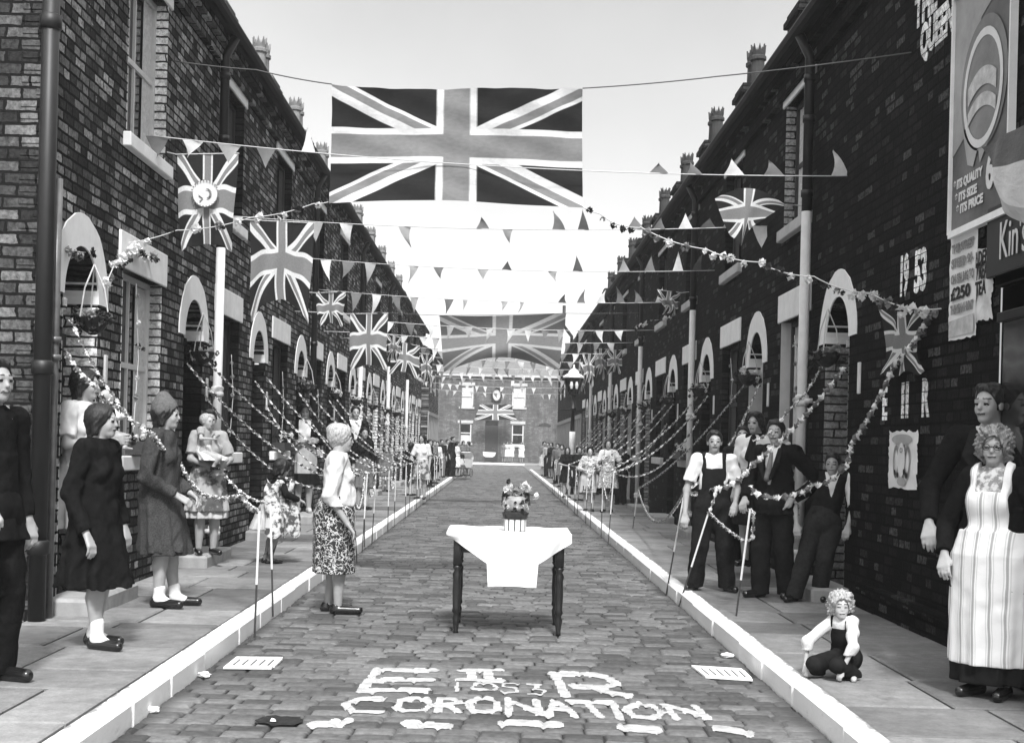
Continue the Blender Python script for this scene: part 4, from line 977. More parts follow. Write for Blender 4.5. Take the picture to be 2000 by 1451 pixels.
bunting(15.6, zat(500, 428, 15.6)+.03, zat(1480, 438, 15.6)-.02, [(457, Dn, 'w', 30, 34), (615, Dn, 'l', 30, 42), (675, Dn, 'w', 26, 40), (789, Dn, 'l', 24, 42), (942, U, 'g', 26, 24), (990, Dn, 'l', 20, 28), (1090, U, 'g', 26, 38), (1138, U, 'd', 22, 42), (1240, U, 'g', 34, 28), (1286, U, 'g', 24, 24), (1338, U, 'w', 28, 32), (1382, U, 'd', 34, 20), (1422, U, 'g', 24, 22), (1540, Dn, 'w', 40, 46)], "second pennant string, crossing just under the largest flag")
bunting(19.4, zat(560, 508, 19.4)+.06, zat(1330, 524, 19.4)-.02, [(637, Dn, 'w', 22, 44), (681, Dn, 'g', 26, 36), (724, Dn, 'l', 22, 44), (809, Dn, 'l', 18, 34), (857, Dn, 'g', 20, 24), (944, Dn, 'l', 22, 22), (990, U, 'd', 20, 18), (1080, Dn, 'l', 18, 20), (1129, U, 'd', 20, 34), (1220, U, 'l', 22, 26), (1270, U, 'g', 22, 32), (1325, U, 'w', 22, 38), (1362, U, 'd', 20, 34)], "third pennant string, counted from the largest flag")
bunting(23.2, zat(620, 572, 23.2)+.06, zat(1330, 588, 23.2)-.02, [(698, Dn, 'g', 22, 40), (738, Dn, 'w', 18, 46), (776, Dn, 'g', 18, 40), (811, Dn, 'l', 16, 34), (879, Dn, 'g', 18, 30), (911, Dn, 'l', 10, 22), (988, Dn, 'l', 14, 18), (1022, Dn, 'l', 8, 22), (1100, U, 'd', 16, 18), (1137, U, 'g', 16, 28), (1176, U, 'w', 18, 26), (1214, U, 'g', 18, 32), (1250, U, 'g', 18, 26), (1291, U, 'w', 18, 32)], "fourth pennant string, with one tall white pennant beside a grey one")
ords = ["fifth", "sixth", "seventh", "eighth", "ninth", "tenth", "eleventh", "twelfth", "thirteenth"]
for k, Y in enumerate((27.0, 31.2, 34.9, 38.5, 42.3, 46.0, 50.0, 56.0, 63.0)):
    z = HC+2.62 if k else HC+2.55; rg = random.Random(k); its = []; w = 3.4/Y*100
    x = 975-3.1*FPX/Y
    while x < 975+3.0*FPX/Y:
        its.append((x+rg.uniform(-.3, .3)*w, Dn, rg.choice('wwglg'), w*1.3*rg.uniform(.8, 1.15), w*2.2*rg.uniform(.75, 1.1))); x += w*rg.uniform(2.2, 3.6)
    bunting(Y, z+.04, z-.06, its, f"{ords[k]} pennant string down the street, one of the small dense ones", group="pennant strings across the street", cord=.007)
# paper flowers
def flower_mb(m, c, r, seed, s=0):
    rg = random.Random(seed); c = Vector(c)
    for k in range(11):
        th = rg.uniform(0, 6.28); ph = rg.uniform(-.9, 1.2); d = Vector((math.cos(th)*math.cos(ph), math.sin(th)*math.cos(ph), math.sin(ph)))
        a = d.cross(Vector((.3, .2, 1))).normalized(); b = a.cross(d); rr = r*rg.uniform(.75, 1.1)
        p = c+d*rr*.25; q = [p-a*rr*.45+d*rr*.2, p+b*rr*.42+d*rr*.55, p+a*rr*.45+d*rr*.2, p-b*rr*.42+d*rr*.5]; ce = p+d*rr*.10
        m.add([ce]+q, [(0, 1, 2), (0, 2, 3), (0, 3, 4), (0, 4, 1)], s)
def garland(pts, label, seed=0, dens=.16, sag=.08, mats=(paper_white, paper_white, paper_dark, paper_grey), rr=(.04, .075), group=None, name="flower_garland"):
    P = [Vector(p) for p in pts]; root = empty(name, P[0], 0, label, "garland", group); o = P[0].copy(); rg = random.Random(seed); out = []
    for i in range(len(P)-1):
        n = 12
        for k in range(n): t = k/n; q = P[i].lerp(P[i+1], t); q.z -= sag*4*t*(1-t)*min(1, (P[i+1]-P[i]).length); out.append(q)
    out.append(P[-1]); m = MB(); m.tube([tuple(q-o) for q in out], .005, 5); m.build("cord", string_mat, root, True)
    d = 0; nx = dens*.5
    for i in range(len(out)-1):
        L = (out[i+1]-out[i]).length
        while nx < d+L:
            q = out[i].lerp(out[i+1], (nx-d)/L)+Vector((rg.uniform(-.01, .01), rg.uniform(-.02, .02), rg.uniform(-.035, .005)))-o
            mm = MB(); flower_mb(mm, q, rg.uniform(*rr), rg.random()); mt = rg.choice(mats); mm.build("paper_flower", mt, root)
            if rg.random() < .5: 
                mm = MB(); flower_mb(mm, q+Vector((.05, 0, -.02)), .03, rg.random()); mm.build("paper_leaf", leafm, root)
            nx += rg.uniform(.6, 1.4)*dens
        d += L
    return root
garland([at(128, 488, X=XL+.05), at(215, 478, Y=11.2), at(345, 450, Y=11.6), at(490, 425, Y=11.8), at(612, 398, Y=11.95), at(641, 395, Y=12.0)], "rose garland from the corner house's arch up to the largest flag", 1, .20, .04, rr=(.04, .075))
garland([at(206, 556, X=XL+.03), at(222, 520, X=XL+.05), at(262, 482, X=XL+.07), at(300, 505, X=XL+.06)], "dense cluster of big white paper roses draped over the corner house's window lintel", 31, .09, .02, mats=(paper_white, paper_white, paper_grey), rr=(.05, .085))
garland([at(1139, 405, Y=12.0), at(1172, 418, Y=12.0), at(1200, 436, Y=12.0), at(1250, 445, Y=12.0)], "short cluster of paper roses hanging off the largest flag's lower corner in the sky", 5, .12, .05, mats=(paper_dark, paper_grey), rr=(.03, .05))
garland([at(1250, 443, Y=12.0), at(1380, 487, Y=11.7), at(1480, 512, Y=11.4), at(1590, 540, Y=10.9), at(1700, 572, Y=10.3), at(1838, 603, X=XR-.05)], "long garland of white paper roses slanting across the dark houses to the shop wall", 9, .16, .05)
garland([at(1238, 640, Y=27), at(1270, 626, Y=25), at(1310, 618, Y=24)], "small leafy garland high on the middle of the dark terrace", 12, .18, .02, mats=(paper_white, leafm))
for (k, y, za, zb) in ((0, 11.55, 2.85, 1.5), (1, 15.7, 2.5, 1.5), (2, 19.4, 2.5, 1.5), (3, 23.2, 2.4, 1.5)):
    garland([(XL+.03, y, za), (XL+.05, y+.06, (za+zb)/2), (XL+.04, y-.02, zb)], f"hanging string of paper roses in the {ORD[k]} ground floor window from the black corner pipe", k, .20, .0, rr=(.03, .05), group="rose strings in the lighter terrace's windows")
for k, (px, py0, py1) in enumerate(((1552, 655, 800), (1427, 700, 790), (1346, 730, 790))):
    garland([at(px, py0, X=XR-.05), at(px+3, (py0+py1)/2, X=XR-.06), at(px, py1, X=XR-.05)], f"hanging string of paper roses in the {ORD[k]} ground floor window from the poster shop", 20+k, .22, .0, rr=(.03, .05), group="rose strings in the dark terrace's windows")
# hanging baskets in the door arches
def basket(loc, s, label, seed, grp, hoop=True):
    root = empty("hanging_basket", loc, 0, label, "hanging basket", grp); rg = random.Random(seed)
    m = MB(); 
    root.scale = (.78, .78, .82)
    for a in (0, math.pi*.66, math.pi*1.33): m.tube([(0, 0, .52), (.11*math.cos(a), .13*math.sin(a), .28), (.16*math.cos(a), .18*math.sin(a), 0)], .008, 5)
    m.build("hanger", string_mat, root)
    m = MB(); m.lathe([(.03, -.16), (.10, -.12), (.15, -.05), (.17, .0), (.16, .01)], 14); m.build("bowl", leafm, root)
    m = MB()
    for k in range(12): a = rg.uniform(0, 6.28); flower_mb(m, (.19*math.cos(a)*rg.random()**.5, .21*math.sin(a)*rg.random()**.5, rg.uniform(-.08, .08)), rg.uniform(.04, .07), rg.random())
    m.build("flowers", paper_white if seed % 3 else paper_grey, root)
    m = MB()
    for k in range(14): a = rg.uniform(0, 6.28); flower_mb(m, (.2*math.cos(a), .23*math.sin(a), rg.uniform(-.16, .06)), .05, rg.random())
    m.build("leaves", leafm, root)
    return root
for k in range(9):
    if k in (2,): continue
    basket((XL+.10, Y0L+k*PL+.78, 2.40), 1, f"flower basket hung in the {ORD[k]} white door arch from the black corner pipe", k, "flower baskets of the lighter terrace")
for k in range(8):
    basket((XR-.10, Y0R+k*PR+.78, 2.42), -1, f"flower basket hung in the {ORD[k]} white door arch from the poster shop", 30+k, "flower baskets of the dark terrace")
# window boxes with flowers
for k, (p, lb) in enumerate(((Vector((XL+.1, 11.9, 1.33)), "flower box on the sill behind the girl with dark hair"), (Vector((XL+.1, 19.3, 1.33)), "flower box on the sill over the bent child"), (Vector((XR-.1, 21.8, 1.33)), "flower box on the sill by the second white pipe of the dark row"), (Vector((XR-.1, 14.0, 1.33)), "flower box on the sill behind the man in the suit"))):
    root = empty("window_box", p, 0, lb, "window box", "flower boxes on sills"); m = MB(); m.box(-.09, .09, -.5, .5, -.02, .1); m.build("trough", frame_dark, root)
    m = MB(); rg = random.Random(k+50)
    for i in range(18): flower_mb(m, (rg.uniform(-.08, .08), rg.uniform(-.5, .5), rg.uniform(.12, .24)), rg.uniform(.03, .06), rg.random())
    m.build("flowers", paper_white, root); m = MB()
    for i in range(22): flower_mb(m, (rg.uniform(-.09, .09), rg.uniform(-.5, .5), rg.uniform(.08, .2)), .05, rg.random())
    m.build("leaves", leafm, root)
# twisted paper streamers
def streamer(pts, label, w=.031, sag=.15, group="twisted paper streamers", seed=0, step=.020, twist=.15):
    P = [Vector(p) for p in pts]; out = []
    for i in range(len(P)-1):
        L = (P[i+1]-P[i]).length; n = max(3, int(L/step)); sg = sag[i] if isinstance(sag, (list, tuple)) else sag
        for k in range(n): t = k/n; q = P[i].lerp(P[i+1], t); q.z -= sg*4*t*(1-t); out.append(q)
    out.append(P[-1]); o = P[0].copy(); m = MB(); rg = random.Random(seed); ph = rg.uniform(0, 6)
    rows = []
    for i, q in enumerate(out):
        t = (out[min(i+1, len(out)-1)]-out[max(i-1, 0)]).normalized(); a = t.cross(Vector((0, 0, 1))); a = a.normalized() if a.length > .01 else Vector((1, 0, 0)); b = a.cross(t)
        ph += 2*math.pi*step/twist*rg.uniform(.7, 1.3); ww = w*rg.uniform(.75, 1.15); rr = []
        for k in range(4):
            an = ph+k*math.pi/2; rad = ww*(.62 if k % 2 == 0 else .22); rr.append(q-o+(a*math.cos(an)+b*math.sin(an))*rad)
        rows.append(rr)
    vs = [p for r_ in rows for p in r_]; m.v = [tuple(p) for p in vs]
    for i in range(len(rows)-1):
        for k in range(4): m.f.append((i*4+k, i*4+(k+1) % 4, (i+1)*4+(k+1) % 4, (i+1)*4+k)); m.m.append(0 if k < 2 else 1)
    return m.build("paper_streamer", [paper_white, stream_dark], None, False, label, "paper streamer", group, loc=o)
stream_dark = clothmat("streamer_dark", .16, .1)  # darker sides put the shading of the twist into the paper's colour
def cane(base, top, label, grp):
    base, top = Vector(base), Vector(top); root = empty("marker_cane", base, 0, label, "cane", grp); d = top-base; a = .42
    m = MB(); m.tube([(0, 0, 0), tuple(d*a)], .008, 6); m.build("dark_shaft", cane_mat, root); m = MB(); m.tube([tuple(d*a), tuple(d)], .009, 6); m.build("white_shaft", cane_white, root); return root
# lighter side: a pair of canes at each door
ltops = []
lb_ = {0: [((497, 1245), (507, 1000)), ((533, 1204), (528, 990))], 1: [((697, 1100), (690, 950)), ((712, 1068), (712, 930))]}
for k in range(9):
    yc = Y0L+k*PL+.78; prs = []
    for j in (0, 1):
        if k in lb_: (bx, by), (tx, ty) = lb_[k][j]; b = at(bx, by, Z=.02); t = at(tx, ty, Y=b.y)
        else: b = Vector((XKL+.05, yc+(.7 if j else -.4)+rnd.uniform(-.2, .2), 0.0)); t = b+Vector((rnd.uniform(-.06, .06), rnd.uniform(-.05, .05), rnd.uniform(1.0, 1.12)))
        t.z = max(t.z, .95); cane(b, t, f"{'nearer' if j == 0 else 'farther'} cane of the {ORD[k]} pair along the whitened kerb by the lighter terrace", "canes along the lighter terrace's kerb"); prs.append(t)
    ltops.append(prs)
for k in range(9):
    yc = Y0L+k*PL+.78; t0, t1 = ltops[k]
    if k > 0 or True:
        lbl = f"of the {ORD[k]} door, counted from the black corner pipe"
        if k == 0:
            streamer([at(137, 622, X=XL+.05), at(235, 790, X=-2.9)], "steep twisted streamer falling from the corner house's arch past the brick wall", sag=.05, seed=1)
            streamer([at(126, 686, X=XL+.06), at(190, 760, X=-2.95), at(232, 792, X=-2.9), at(300, 850, X=-2.6), at(350, 905, Y=11.0), at(395, 965, Y=10.4), at(470, 968, Y=9.9), t0], "long twisted streamer running behind the hatted woman down to the bent child", sag=.03, seed=2, w=.042)
            streamer([at(440, 930, Y=11), t1], "short twisted streamer ending at the bent child's cane", sag=.06, seed=3)
            continue
        streamer([(XL+.04, yc-DW, 2.25), t0+Vector((0, .3*0, 0))], f"streamer from the nearer jamb {lbl}", sag=.22, seed=k*3)
        streamer([(XL+.04, yc+DW, 2.35), t1], f"streamer from the farther jamb {lbl}", sag=.18, seed=k*3+1)
        streamer([(XL+.04, yc+DW, 1.95), t0], f"low slack streamer {lbl}", sag=.38, seed=k*5+2)
        streamer([t0, t1], f"streamer loop between the canes {lbl}", sag=.35, seed=k*3+2, w=.028)
# dark side
rtops = []
rb_ = {0: [((1434, 1232), (1465, 995)), ((1326, 1184), (1384, 1000))], 1: [((1301, 1162), (1337, 960)), ((1234, 1046), (1246, 955))]}
for k in range(8):
    yc = Y0R+k*PR+.78; prs = []
    for j in (0, 1):
        if k in rb_: (bx, by), (tx, ty) = rb_[k][j]; b = at(bx, by, Z=.0); t = at(tx, ty, Y=b.y)
        else: b = Vector((XKR-.05, yc+(.7 if j else -.4)+rnd.uniform(-.2, .2), 0.0)); t = b+Vector((rnd.uniform(.0, .1), rnd.uniform(-.05, .05), rnd.uniform(1.0, 1.12)))
        cane(b, t, f"{'nearer' if j == 0 else 'farther'} cane of the {ORD[k]} pair along the kerb by the dark terrace", "canes along the dark terrace's kerb"); prs.append(t)
    rtops.append(prs)
streamer([at(1818, 612, X=XR-.06), at(1748, 712, X=XR-.1), at(1662, 870, Y=10.7), at(1645, 915, Y=10.5), at(1588, 945, Y=10.6)], "twisted streamer from the crumpled wall flag down past the boy's face", sag=.05, seed=50, w=.055)
streamer([at(1588, 945, Y=10.6), at(1560, 963, Y=10.8), at(1482, 966, Y=10.9), at(1466, 948, Y=11)], "lowest loop of twisted streamer held before the suited man", sag=.03, seed=51, w=.055)
streamer([at(1648, 718, X=XR-.05), at(1475, 902, Y=11.4), at(1402, 955, Y=11.6)], "twisted streamer slanting over the suited man's chest to the cane", sag=.06, seed=52, w=.055)
streamer([at(1612, 700, X=XR-.05), at(1540, 800, Y=11.9), at(1470, 860, Y=11.8)], "short twisted streamer falling from the black house's arch by the white pipe", sag=.06, seed=53)
streamer([rtops[0][1], at(1450, 1055, Y=11.2), at(1470, 1050, Y=11.1), at(1472, 1000, Y=11.1), rtops[0][0]], "streamer loop sagging in front of the man in dungarees", sag=.02, seed=54, w=.036)
streamer([rtops[1][0], at(1400, 952, Y=12.1), rtops[0][1]], "streamer tied from the cane to the man in dungarees' arm", sag=.03, seed=55)
for k in range(1, 8):
    yc = Y0R+k*PR+.78; t0, t1 = rtops[k]; lbl = f"of the {ORD[k]} door, counted from the poster shop"
    streamer([(XR-.04, yc-DW, 2.3), t0], f"streamer from the nearer jamb {lbl}", sag=.2, seed=60+k*3)
    streamer([(XR-.04, yc+DW, 2.35), t1], f"streamer from the farther jamb {lbl}", sag=.16, seed=61+k*3)
    streamer([(XR-.04, yc+DW, 1.95), t0], f"low slack streamer {lbl}", sag=.36, seed=91+k*3)
    streamer([t0, t1], f"streamer loop between the canes {lbl}", sag=.42, seed=62+k*3, w=.028)
# ---------------------------------------------------------------- table, cloth, crown of flowers
tb = at(996, 1238, Z=0); ty = tb.y
r = empty("table", (at(996, 1236, Z=0).x, ty, 0), 0, "dark wooden kitchen table with turned legs standing on the setts", "table"); o = r.location.copy()
xl, xr = at(890, 1230, Y=ty).x-o.x, at(1090, 1236, Y=ty).x-o.x; zt = .79; dep = .58
m = MB(); m.box(xl-.06, xr+.06, -.06, dep+.06, zt-.03, zt, bev=.012); m.build("table_top", table_wood, r)
m = MB(); m.box(xl, xr, 0, .025, zt-.16, zt-.03); m.box(xl, xr, dep-.025, dep, zt-.16, zt-.03); m.box(xl, xl+.025, 0, dep, zt-.16, zt-.03); m.box(xr-.025, xr, 0, dep, zt-.16, zt-.03); m.build("apron", table_wood, r)
for (x, y) in ((xl, .0), (xr, .0), (xl, dep), (xr, dep)):
    m = MB(); m.box(x-.032, x+.032, y-.032, y+.032, zt-.26, zt-.03, bev=.006)
    m.lathe([(.028, zt-.26), (.036, zt-.275), (.022, zt-.30), (.036, zt-.33), (.030, zt-.37), (.033, .32), (.028, .20), (.034, .17), (.020, .15), (.030, .12), (.024, .07), (.018, .02), (.022, 0.0)], 14, (x, y, 0)); m.build("leg", table_wood, r, True)
def clothfn(u, v):
    """a square cloth laid diamond-wise with a straight panel over the front edge"""
    W = xr-xl+.17; x = xl-.085+W*u; top = zt+.008
    ze = 0
    if v < .5: y = -.10+(dep+.18)*(1-v*2)+.0; y = dep+.08-(dep+.16)*(v*2); return (x, y, top+.004*math.sin(u*20+v*9))
    t = (v-.5)*2; cu = abs(u-.47)*2; xa = abs(x-(xl+xr)/2-.03)
    drop = .42 if xa < .20 else max(0.03, .24*(1-(xa-.20)/.36))
    return (x, -.085-.016*math.sin(t*3+u*16)*t-.009*math.sin(u*38+t*2)*t**.5, top-drop*t*(1+.008*math.sin(u*9)))
co = grid_mesh("tablecloth", clothfn, 80, 30, clothmat("tablecloth_white", .80, 0, .04), None, label="white cloth laid over the table with a square front panel and drooping corners", cat="tablecloth"); co.location = o
r = empty("floral_centrepiece", (o.x+.02, ty+.12, zt+.014), 0, "crown shaped bouquet on a striped round box on the white tablecloth", "centrepiece")
def stripes(name, a, b, n, axis='ang', w=.5):
    m, nt, bb = newmat(name); tc = nd(nt, "ShaderNodeTexCoord"); sp = nd(nt, "ShaderNodeSeparateXYZ", ins={0: tc.outputs["Object"]})
    x = mth(nt, 'MULTIPLY', mth(nt, 'ARCTAN2', sp.outputs[1], sp.outputs[0]), n/(2*math.pi)) if axis == 'ang' else mth(nt, 'MULTIPLY', sp.outputs[0], n)
    f = mth(nt, 'FRACT', x); v = mixf(nt, mth(nt, 'GREATER_THAN', f, w), b, a); nt.links.new(v, bb.inputs["Base Color"]); bb.inputs["Roughness"].default_value = .8; return m
m = MB(); m.lathe([(.088, 0), (.088, .10)], 28); m.build("striped_box", stripes("box_stripes", .75, .12, 11, w=.3), r)
m = MB(); m.lathe([(.092, .09), (.098, .11), (.098, .14), (.088, .15)], 24); m.build("dark_band", leafm, r)
m = MB(); m.lathe([(.085, .14), (.10, .19), (.105, .23), (.09, .26), (.05, .27)], 20, sy=.8); m.build("cushion", plain("silk_grey", .30, .4, .4, 18, .3), r, True)
m = MB(); rg = random.Random(8)
for k in range(22): a = rg.uniform(0, 6.28); flower_mb(m, (.092*math.cos(a), .08*math.sin(a), rg.uniform(.14, .25)), rg.uniform(.02, .03), rg.random())
m.build("blossoms", paper_white, r); m = MB()
for k in range(26): a = rg.uniform(0, 6.28); flower_mb(m, (.095*math.cos(a), .085*math.sin(a), rg.uniform(.11, .28)), rg.uniform(.018, .026), rg.random())
m.build("leaves", leafm, r)
m = MB(); m.tube([(-.10, 0, .2), (-.105, 0, .27), (-.06, 0, .31)], .008, 6); m.tube([(.06, 0, .30), (.10, 0, .28), (.11, 0, .2)], .012, 6); m.tube([(-.05, 0, .34), (.03, 0, .34)], .006, 6); m.tube([(.10, 0, .29), (.15, 0, .28)], .005, 5); m.build("wire_arches", cane_mat, r)
for (x, z, rr_, mt) in ((-.065, .325, .050, paper_white), (-.045, .345, .035, paper_white), (.065, .35, .050, paper_white), (.095, .335, .04, paper_white), (.16, .275, .036, paper_white), (-.06, .39, .026, paper_dark), (.09, .285, .032, paper_dark), (-.09, .29, .03, paper_dark), (0, .30, .05, paper_grey)):
    m = MB(); flower_mb(m, (x, -.02, z), rr_, x); flower_mb(m, (x, -.01, z), rr_*.8, x+1); flower_mb(m, (x, 0, z-.01), rr_*.9, x+2); m.build("paper_flower", mt, r)
# ---------------------------------------------------------------- people: smooth blended distance fields turned into one skin per body or garment
def nets(d, lo, v):
    s = d < 0; n = [k-1 for k in d.shape]; sl_ = lambda a, i, j, k: a[i:i+n[0], j:j+n[1], k:k+n[2]]
    cnt = np.zeros(n, np.int8)
    for i in (0, 1):
        for j in (0, 1):
            for k in (0, 1): cnt += sl_(s, i, j, k)
    act = (cnt > 0) & (cnt < 8); I, J, K = np.nonzero(act)
    if len(I) == 0: return None
    idx = -np.ones(n, np.int64); idx[act] = np.arange(len(I))
    c = {(i, j, k): d[I+i, J+j, K+k] for i in (0, 1) for j in (0, 1) for k in (0, 1)}
    acc = np.zeros((len(I), 3)); num = np.zeros(len(I))
    cs = list(c)
    for a in cs:
        for ax in range(3):
            if a[ax] == 1: continue
            b = list(a); b[ax] = 1; b = tuple(b); da, db = c[a], c[b]; m = (da < 0) != (db < 0)
            t = np.where(m, da/(da-db+1e-12), 0); p = np.zeros((len(I), 3)); p[:] = a; p[:, ax] += t
            acc[m] += p[m]; num[m] += 1
    P = (np.stack([I, J, K], 1)+acc/num[:, None])*v+np.array(lo)
    F = []
    N0, N1, N2 = d.shape
    def quads(ax):
        a = [slice(None)]*3; b = [slice(None)]*3; a[ax] = slice(0, -1); b[ax] = slice(1, None)
        m = s[tuple(a)] != s[tuple(b)]; i, j, k = np.nonzero(m); sg = s[tuple(a)][m]
        o = [x for x in range(3) if x != ax]; p = [i, j, k]
        ok = (p[o[0]] > 0) & (p[o[1]] > 0) & (p[o[0]] < d.shape[o[0]]-1) & (p[o[1]] < d.shape[o[1]]-1)
        p = [q[ok] for q in p]; sg = sg[ok]
        def at_(da, db): q = [x.copy() for x in p]; q[o[0]] = q[o[0]]-da; q[o[1]] = q[o[1]]-db; return idx[q[0], q[1], q[2]]
        A, B, C, D = at_(1, 1), at_(0, 1), at_(0, 0), at_(1, 0); Q = np.stack([A, B, C, D], 1)
        flip = sg if ax != 1 else ~sg; Q[~flip] = Q[~flip][:, ::-1]; F.append(Q)
    for ax in range(3): quads(ax)
    F = np.concatenate(F); F = F[(F >= 0).all(1)]
    return P, F
class Field:
    def __init__(s, lo, hi, v):
        s.lo = np.array(lo, float); s.v = v; s.n = np.ceil((np.array(hi)-s.lo)/v).astype(int)+1
        s.ax = [s.lo[i]+np.arange(s.n[i])*v for i in range(3)]; s.d = np.full(s.n, .12)
    def _blk(s, lo, hi):
        sl = []
        for i in range(3):
            a = int(max(0, math.floor((lo[i]-s.lo[i])/s.v))); b = int(min(s.n[i], math.ceil((hi[i]-s.lo[i])/s.v)+1))
            if b <= a: return None
            sl.append(slice(a, b))
        X = s.ax[0][sl[0]][:, None, None]; Y = s.ax[1][sl[1]][None, :, None]; Z = s.ax[2][sl[2]][None, None, :]
        return tuple(sl), X, Y, Z
    def mix(s, sl, d, k, sub=False):
        a = s.d[sl]
        if sub: s.d[sl] = np.maximum(a, -d); return
        if k <= 0: s.d[sl] = np.minimum(a, d); return
        h = np.maximum(k-np.abs(a-d), 0)/k; s.d[sl] = np.minimum(a, d)-h*h*k*.25
    def cone(s, a, b, ra, rb, k=.02, flat=1.0, sub=False):
        a = np.array(a, float); b = np.array(b, float); m = max(ra, rb)+.06
        q = s._blk(np.minimum(a, b)-m, np.maximum(a, b)+m)
        if q is None: return s
        sl, X, Y, Z = q; e = b-a; L = float(e@e)+1e-12
        t = np.clip(((X-a[0])*e[0]+(Y-a[1])*e[1]+(Z-a[2])*e[2])/L, 0, 1)
        dx, dy, dz = X-a[0]-e[0]*t, (Y-a[1]-e[1]*t)*flat, Z-a[2]-e[2]*t
        s.mix(sl, np.sqrt(dx*dx+dy*dy+dz*dz)-(ra+(rb-ra)*t), k, sub); return s
    def ell(s, c, r, k=.015, yaw=0.0, sub=False, M=None):
        c = np.array(c, float); r = np.array(r, float); m = r.max()+.05
        q = s._blk(c-m, c+m)
        if q is None: return s
        sl, X, Y, Z = q; x, y, z = X-c[0], Y-c[1], Z-c[2]
        if M is not None: x, y, z = (M[0][i]*x+M[1][i]*y+M[2][i]*z for i in range(3))
        elif yaw: cy, sy = math.cos(-yaw), math.sin(-yaw); x, y = cy*x-sy*y, sy*x+cy*y
        k0 = np.sqrt((x/r[0])**2+(y/r[1])**2+(z/r[2])**2); k1 = np.sqrt((x/r[0]**2)**2+(y/r[1]**2)**2+(z/r[2]**2)**2)+1e-9
        s.mix(sl, k0*(k0-1)/k1, k, sub); return s
    def profile(s, rows, n=0, amp=0.0, k=.01, ph=0.0, front=None, kx=None):
        """stacked ellipses: rows of (z, cx, cy, rx, ry), z ascending"""
        rows = sorted(rows); z = s.ax[2]; zz = [r[0] for r in rows]; I = [np.interp(z, zz, [r[i] for r in rows])[None, None, :] for i in range(1, 5)]
        X, Y, Z = s.ax[0][:, None, None], s.ax[1][None, :, None], z[None, None, :]
        dx, dy = X-I[0], Y-I[1]; th = np.arctan2(dy/I[3], dx/I[2]); t = ((Z-zz[0])/(zz[-1]-zz[0]+1e-9))
        f = 1+amp*(1-t)*(np.cos(n*th+ph)+.45*np.cos((n*1.7//1)*th+ph*2.3)) if n else 1.0
        d = (np.sqrt((dx/I[2])**2+(dy/I[3])**2)-f)*np.minimum(I[2], I[3]); d = np.maximum(d, np.maximum(zz[0]-Z, Z-zz[-1]))
        if front is not None: d = np.maximum(d, front-dy); 
        if kx is not None: d = np.maximum(d, np.abs(dx)-kx)
        s.mix((slice(None),)*3, d, k); return s
    def cut(s, n, p):
        """keep the side where (x-p).n < 0"""
        X, Y, Z = s.ax[0][:, None, None], s.ax[1][None, :, None], s.ax[2][None, None, :]
        s.d = np.maximum(s.d, (X-p[0])*n[0]+(Y-p[1])*n[1]+(Z-p[2])*n[2]); return s
    def noise(s, amp, f, seed=0):
        X, Y, Z = s.ax[0][:, None, None]*f, s.ax[1][None, :, None]*f, s.ax[2][None, None, :]*f; o = seed*1.7
        W1 = 1.5*np.sin(.43*Z+.31*Y+o)+1.1*np.sin(.37*X-.52*Z+2*o); s.d = s.d+amp*(np.sin(X+1.1*Z*.6+W1)*np.cos(1.2*Y-.6*Z+1.3*W1)+.5*np.sin(1.9*X-1.4*Y+.9*Z-1.7*W1)); return s
    def mesh(s, name, mats, parent, fn=None, uvfn=None, **kw):
        # nothing may touch the border
        for i in range(3):
            a = [slice(None)]*3; a[i] = 0; s.d[tuple(a)] = np.maximum(s.d[tuple(a)], .001); a[i] = -1; s.d[tuple(a)] = np.maximum(s.d[tuple(a)], .001)
        r = nets(s.d, s.lo, s.v)
        if r is None: return None
        P, F = r; me = bpy.data.meshes.new(name)
        me.vertices.add(len(P)); me.vertices.foreach_set("co", P.astype(np.float32).ravel())
        me.loops.add(len(F)*4); me.loops.foreach_set("vertex_index", F.astype(np.int32).ravel())
        me.polygons.add(len(F)); me.polygons.foreach_set("loop_start", np.arange(0, len(F)*4, 4, dtype=np.int32)); me.polygons.foreach_set("loop_total", np.full(len(F), 4, np.int32))
        mats = mats if isinstance(mats, (list, tuple)) else [mats]
        for mt in mats: me.materials.append(mt)
        if fn is not None: C = P[F].mean(1); me.polygons.foreach_set("material_index", fn(C).astype(np.int32))
        me.polygons.foreach_set("use_smooth", np.ones(len(F), bool)); me.update(calc_edges=True); me.validate()
        o = bpy.data.objects.new(name, me); COL.objects.link(o)
        if parent is not None: o.parent = parent; KIDS.setdefault(parent.name, []).append(o)
        return o
def skinmat(name, v):
    m, nt, b = newmat(name); geo = nd(nt, "ShaderNodeTexCoord"); n1 = noise(nt, geo.outputs["Object"], 14, 3)
    vv = ramp(nt, n1, .3, .7, v*.9, v*1.08); nt.links.new(vv, b.inputs["Base Color"]); b.inputs["Roughness"].default_value = .5; b.inputs["Specular IOR Level"].default_value = .35
    b.inputs["Subsurface Weight"].default_value = .15; b.inputs["Subsurface Radius"].default_value = (.012, .012, .012); return m
skin = skinmat("skin", .36); skin_dark = skinmat("stocking", .16); skin_pale = skinmat("skin_pale", .46)
eyem = plain("eye_dark", .025, .7, .1, 5, 0, .1); browm = plain("eyebrow", .06, .8, .1, 5, 0); lipm = plain("lip", .08, .5, .1, 5, 0)
def wool(name, v, sc=60, var=.35, bp=.5): return plain(name, v, 1.0, var, sc, bp, .02, fine=sc*2)
coat_black = wool("coat_black", .010, 30); coat_grey = wool("coat_grey", .052, 90, .5); cloth_dark = wool("cloth_dark", .015, 20, .3, .3); cloth_mid = wool("cloth_mid", .15, 20, .25, .3)
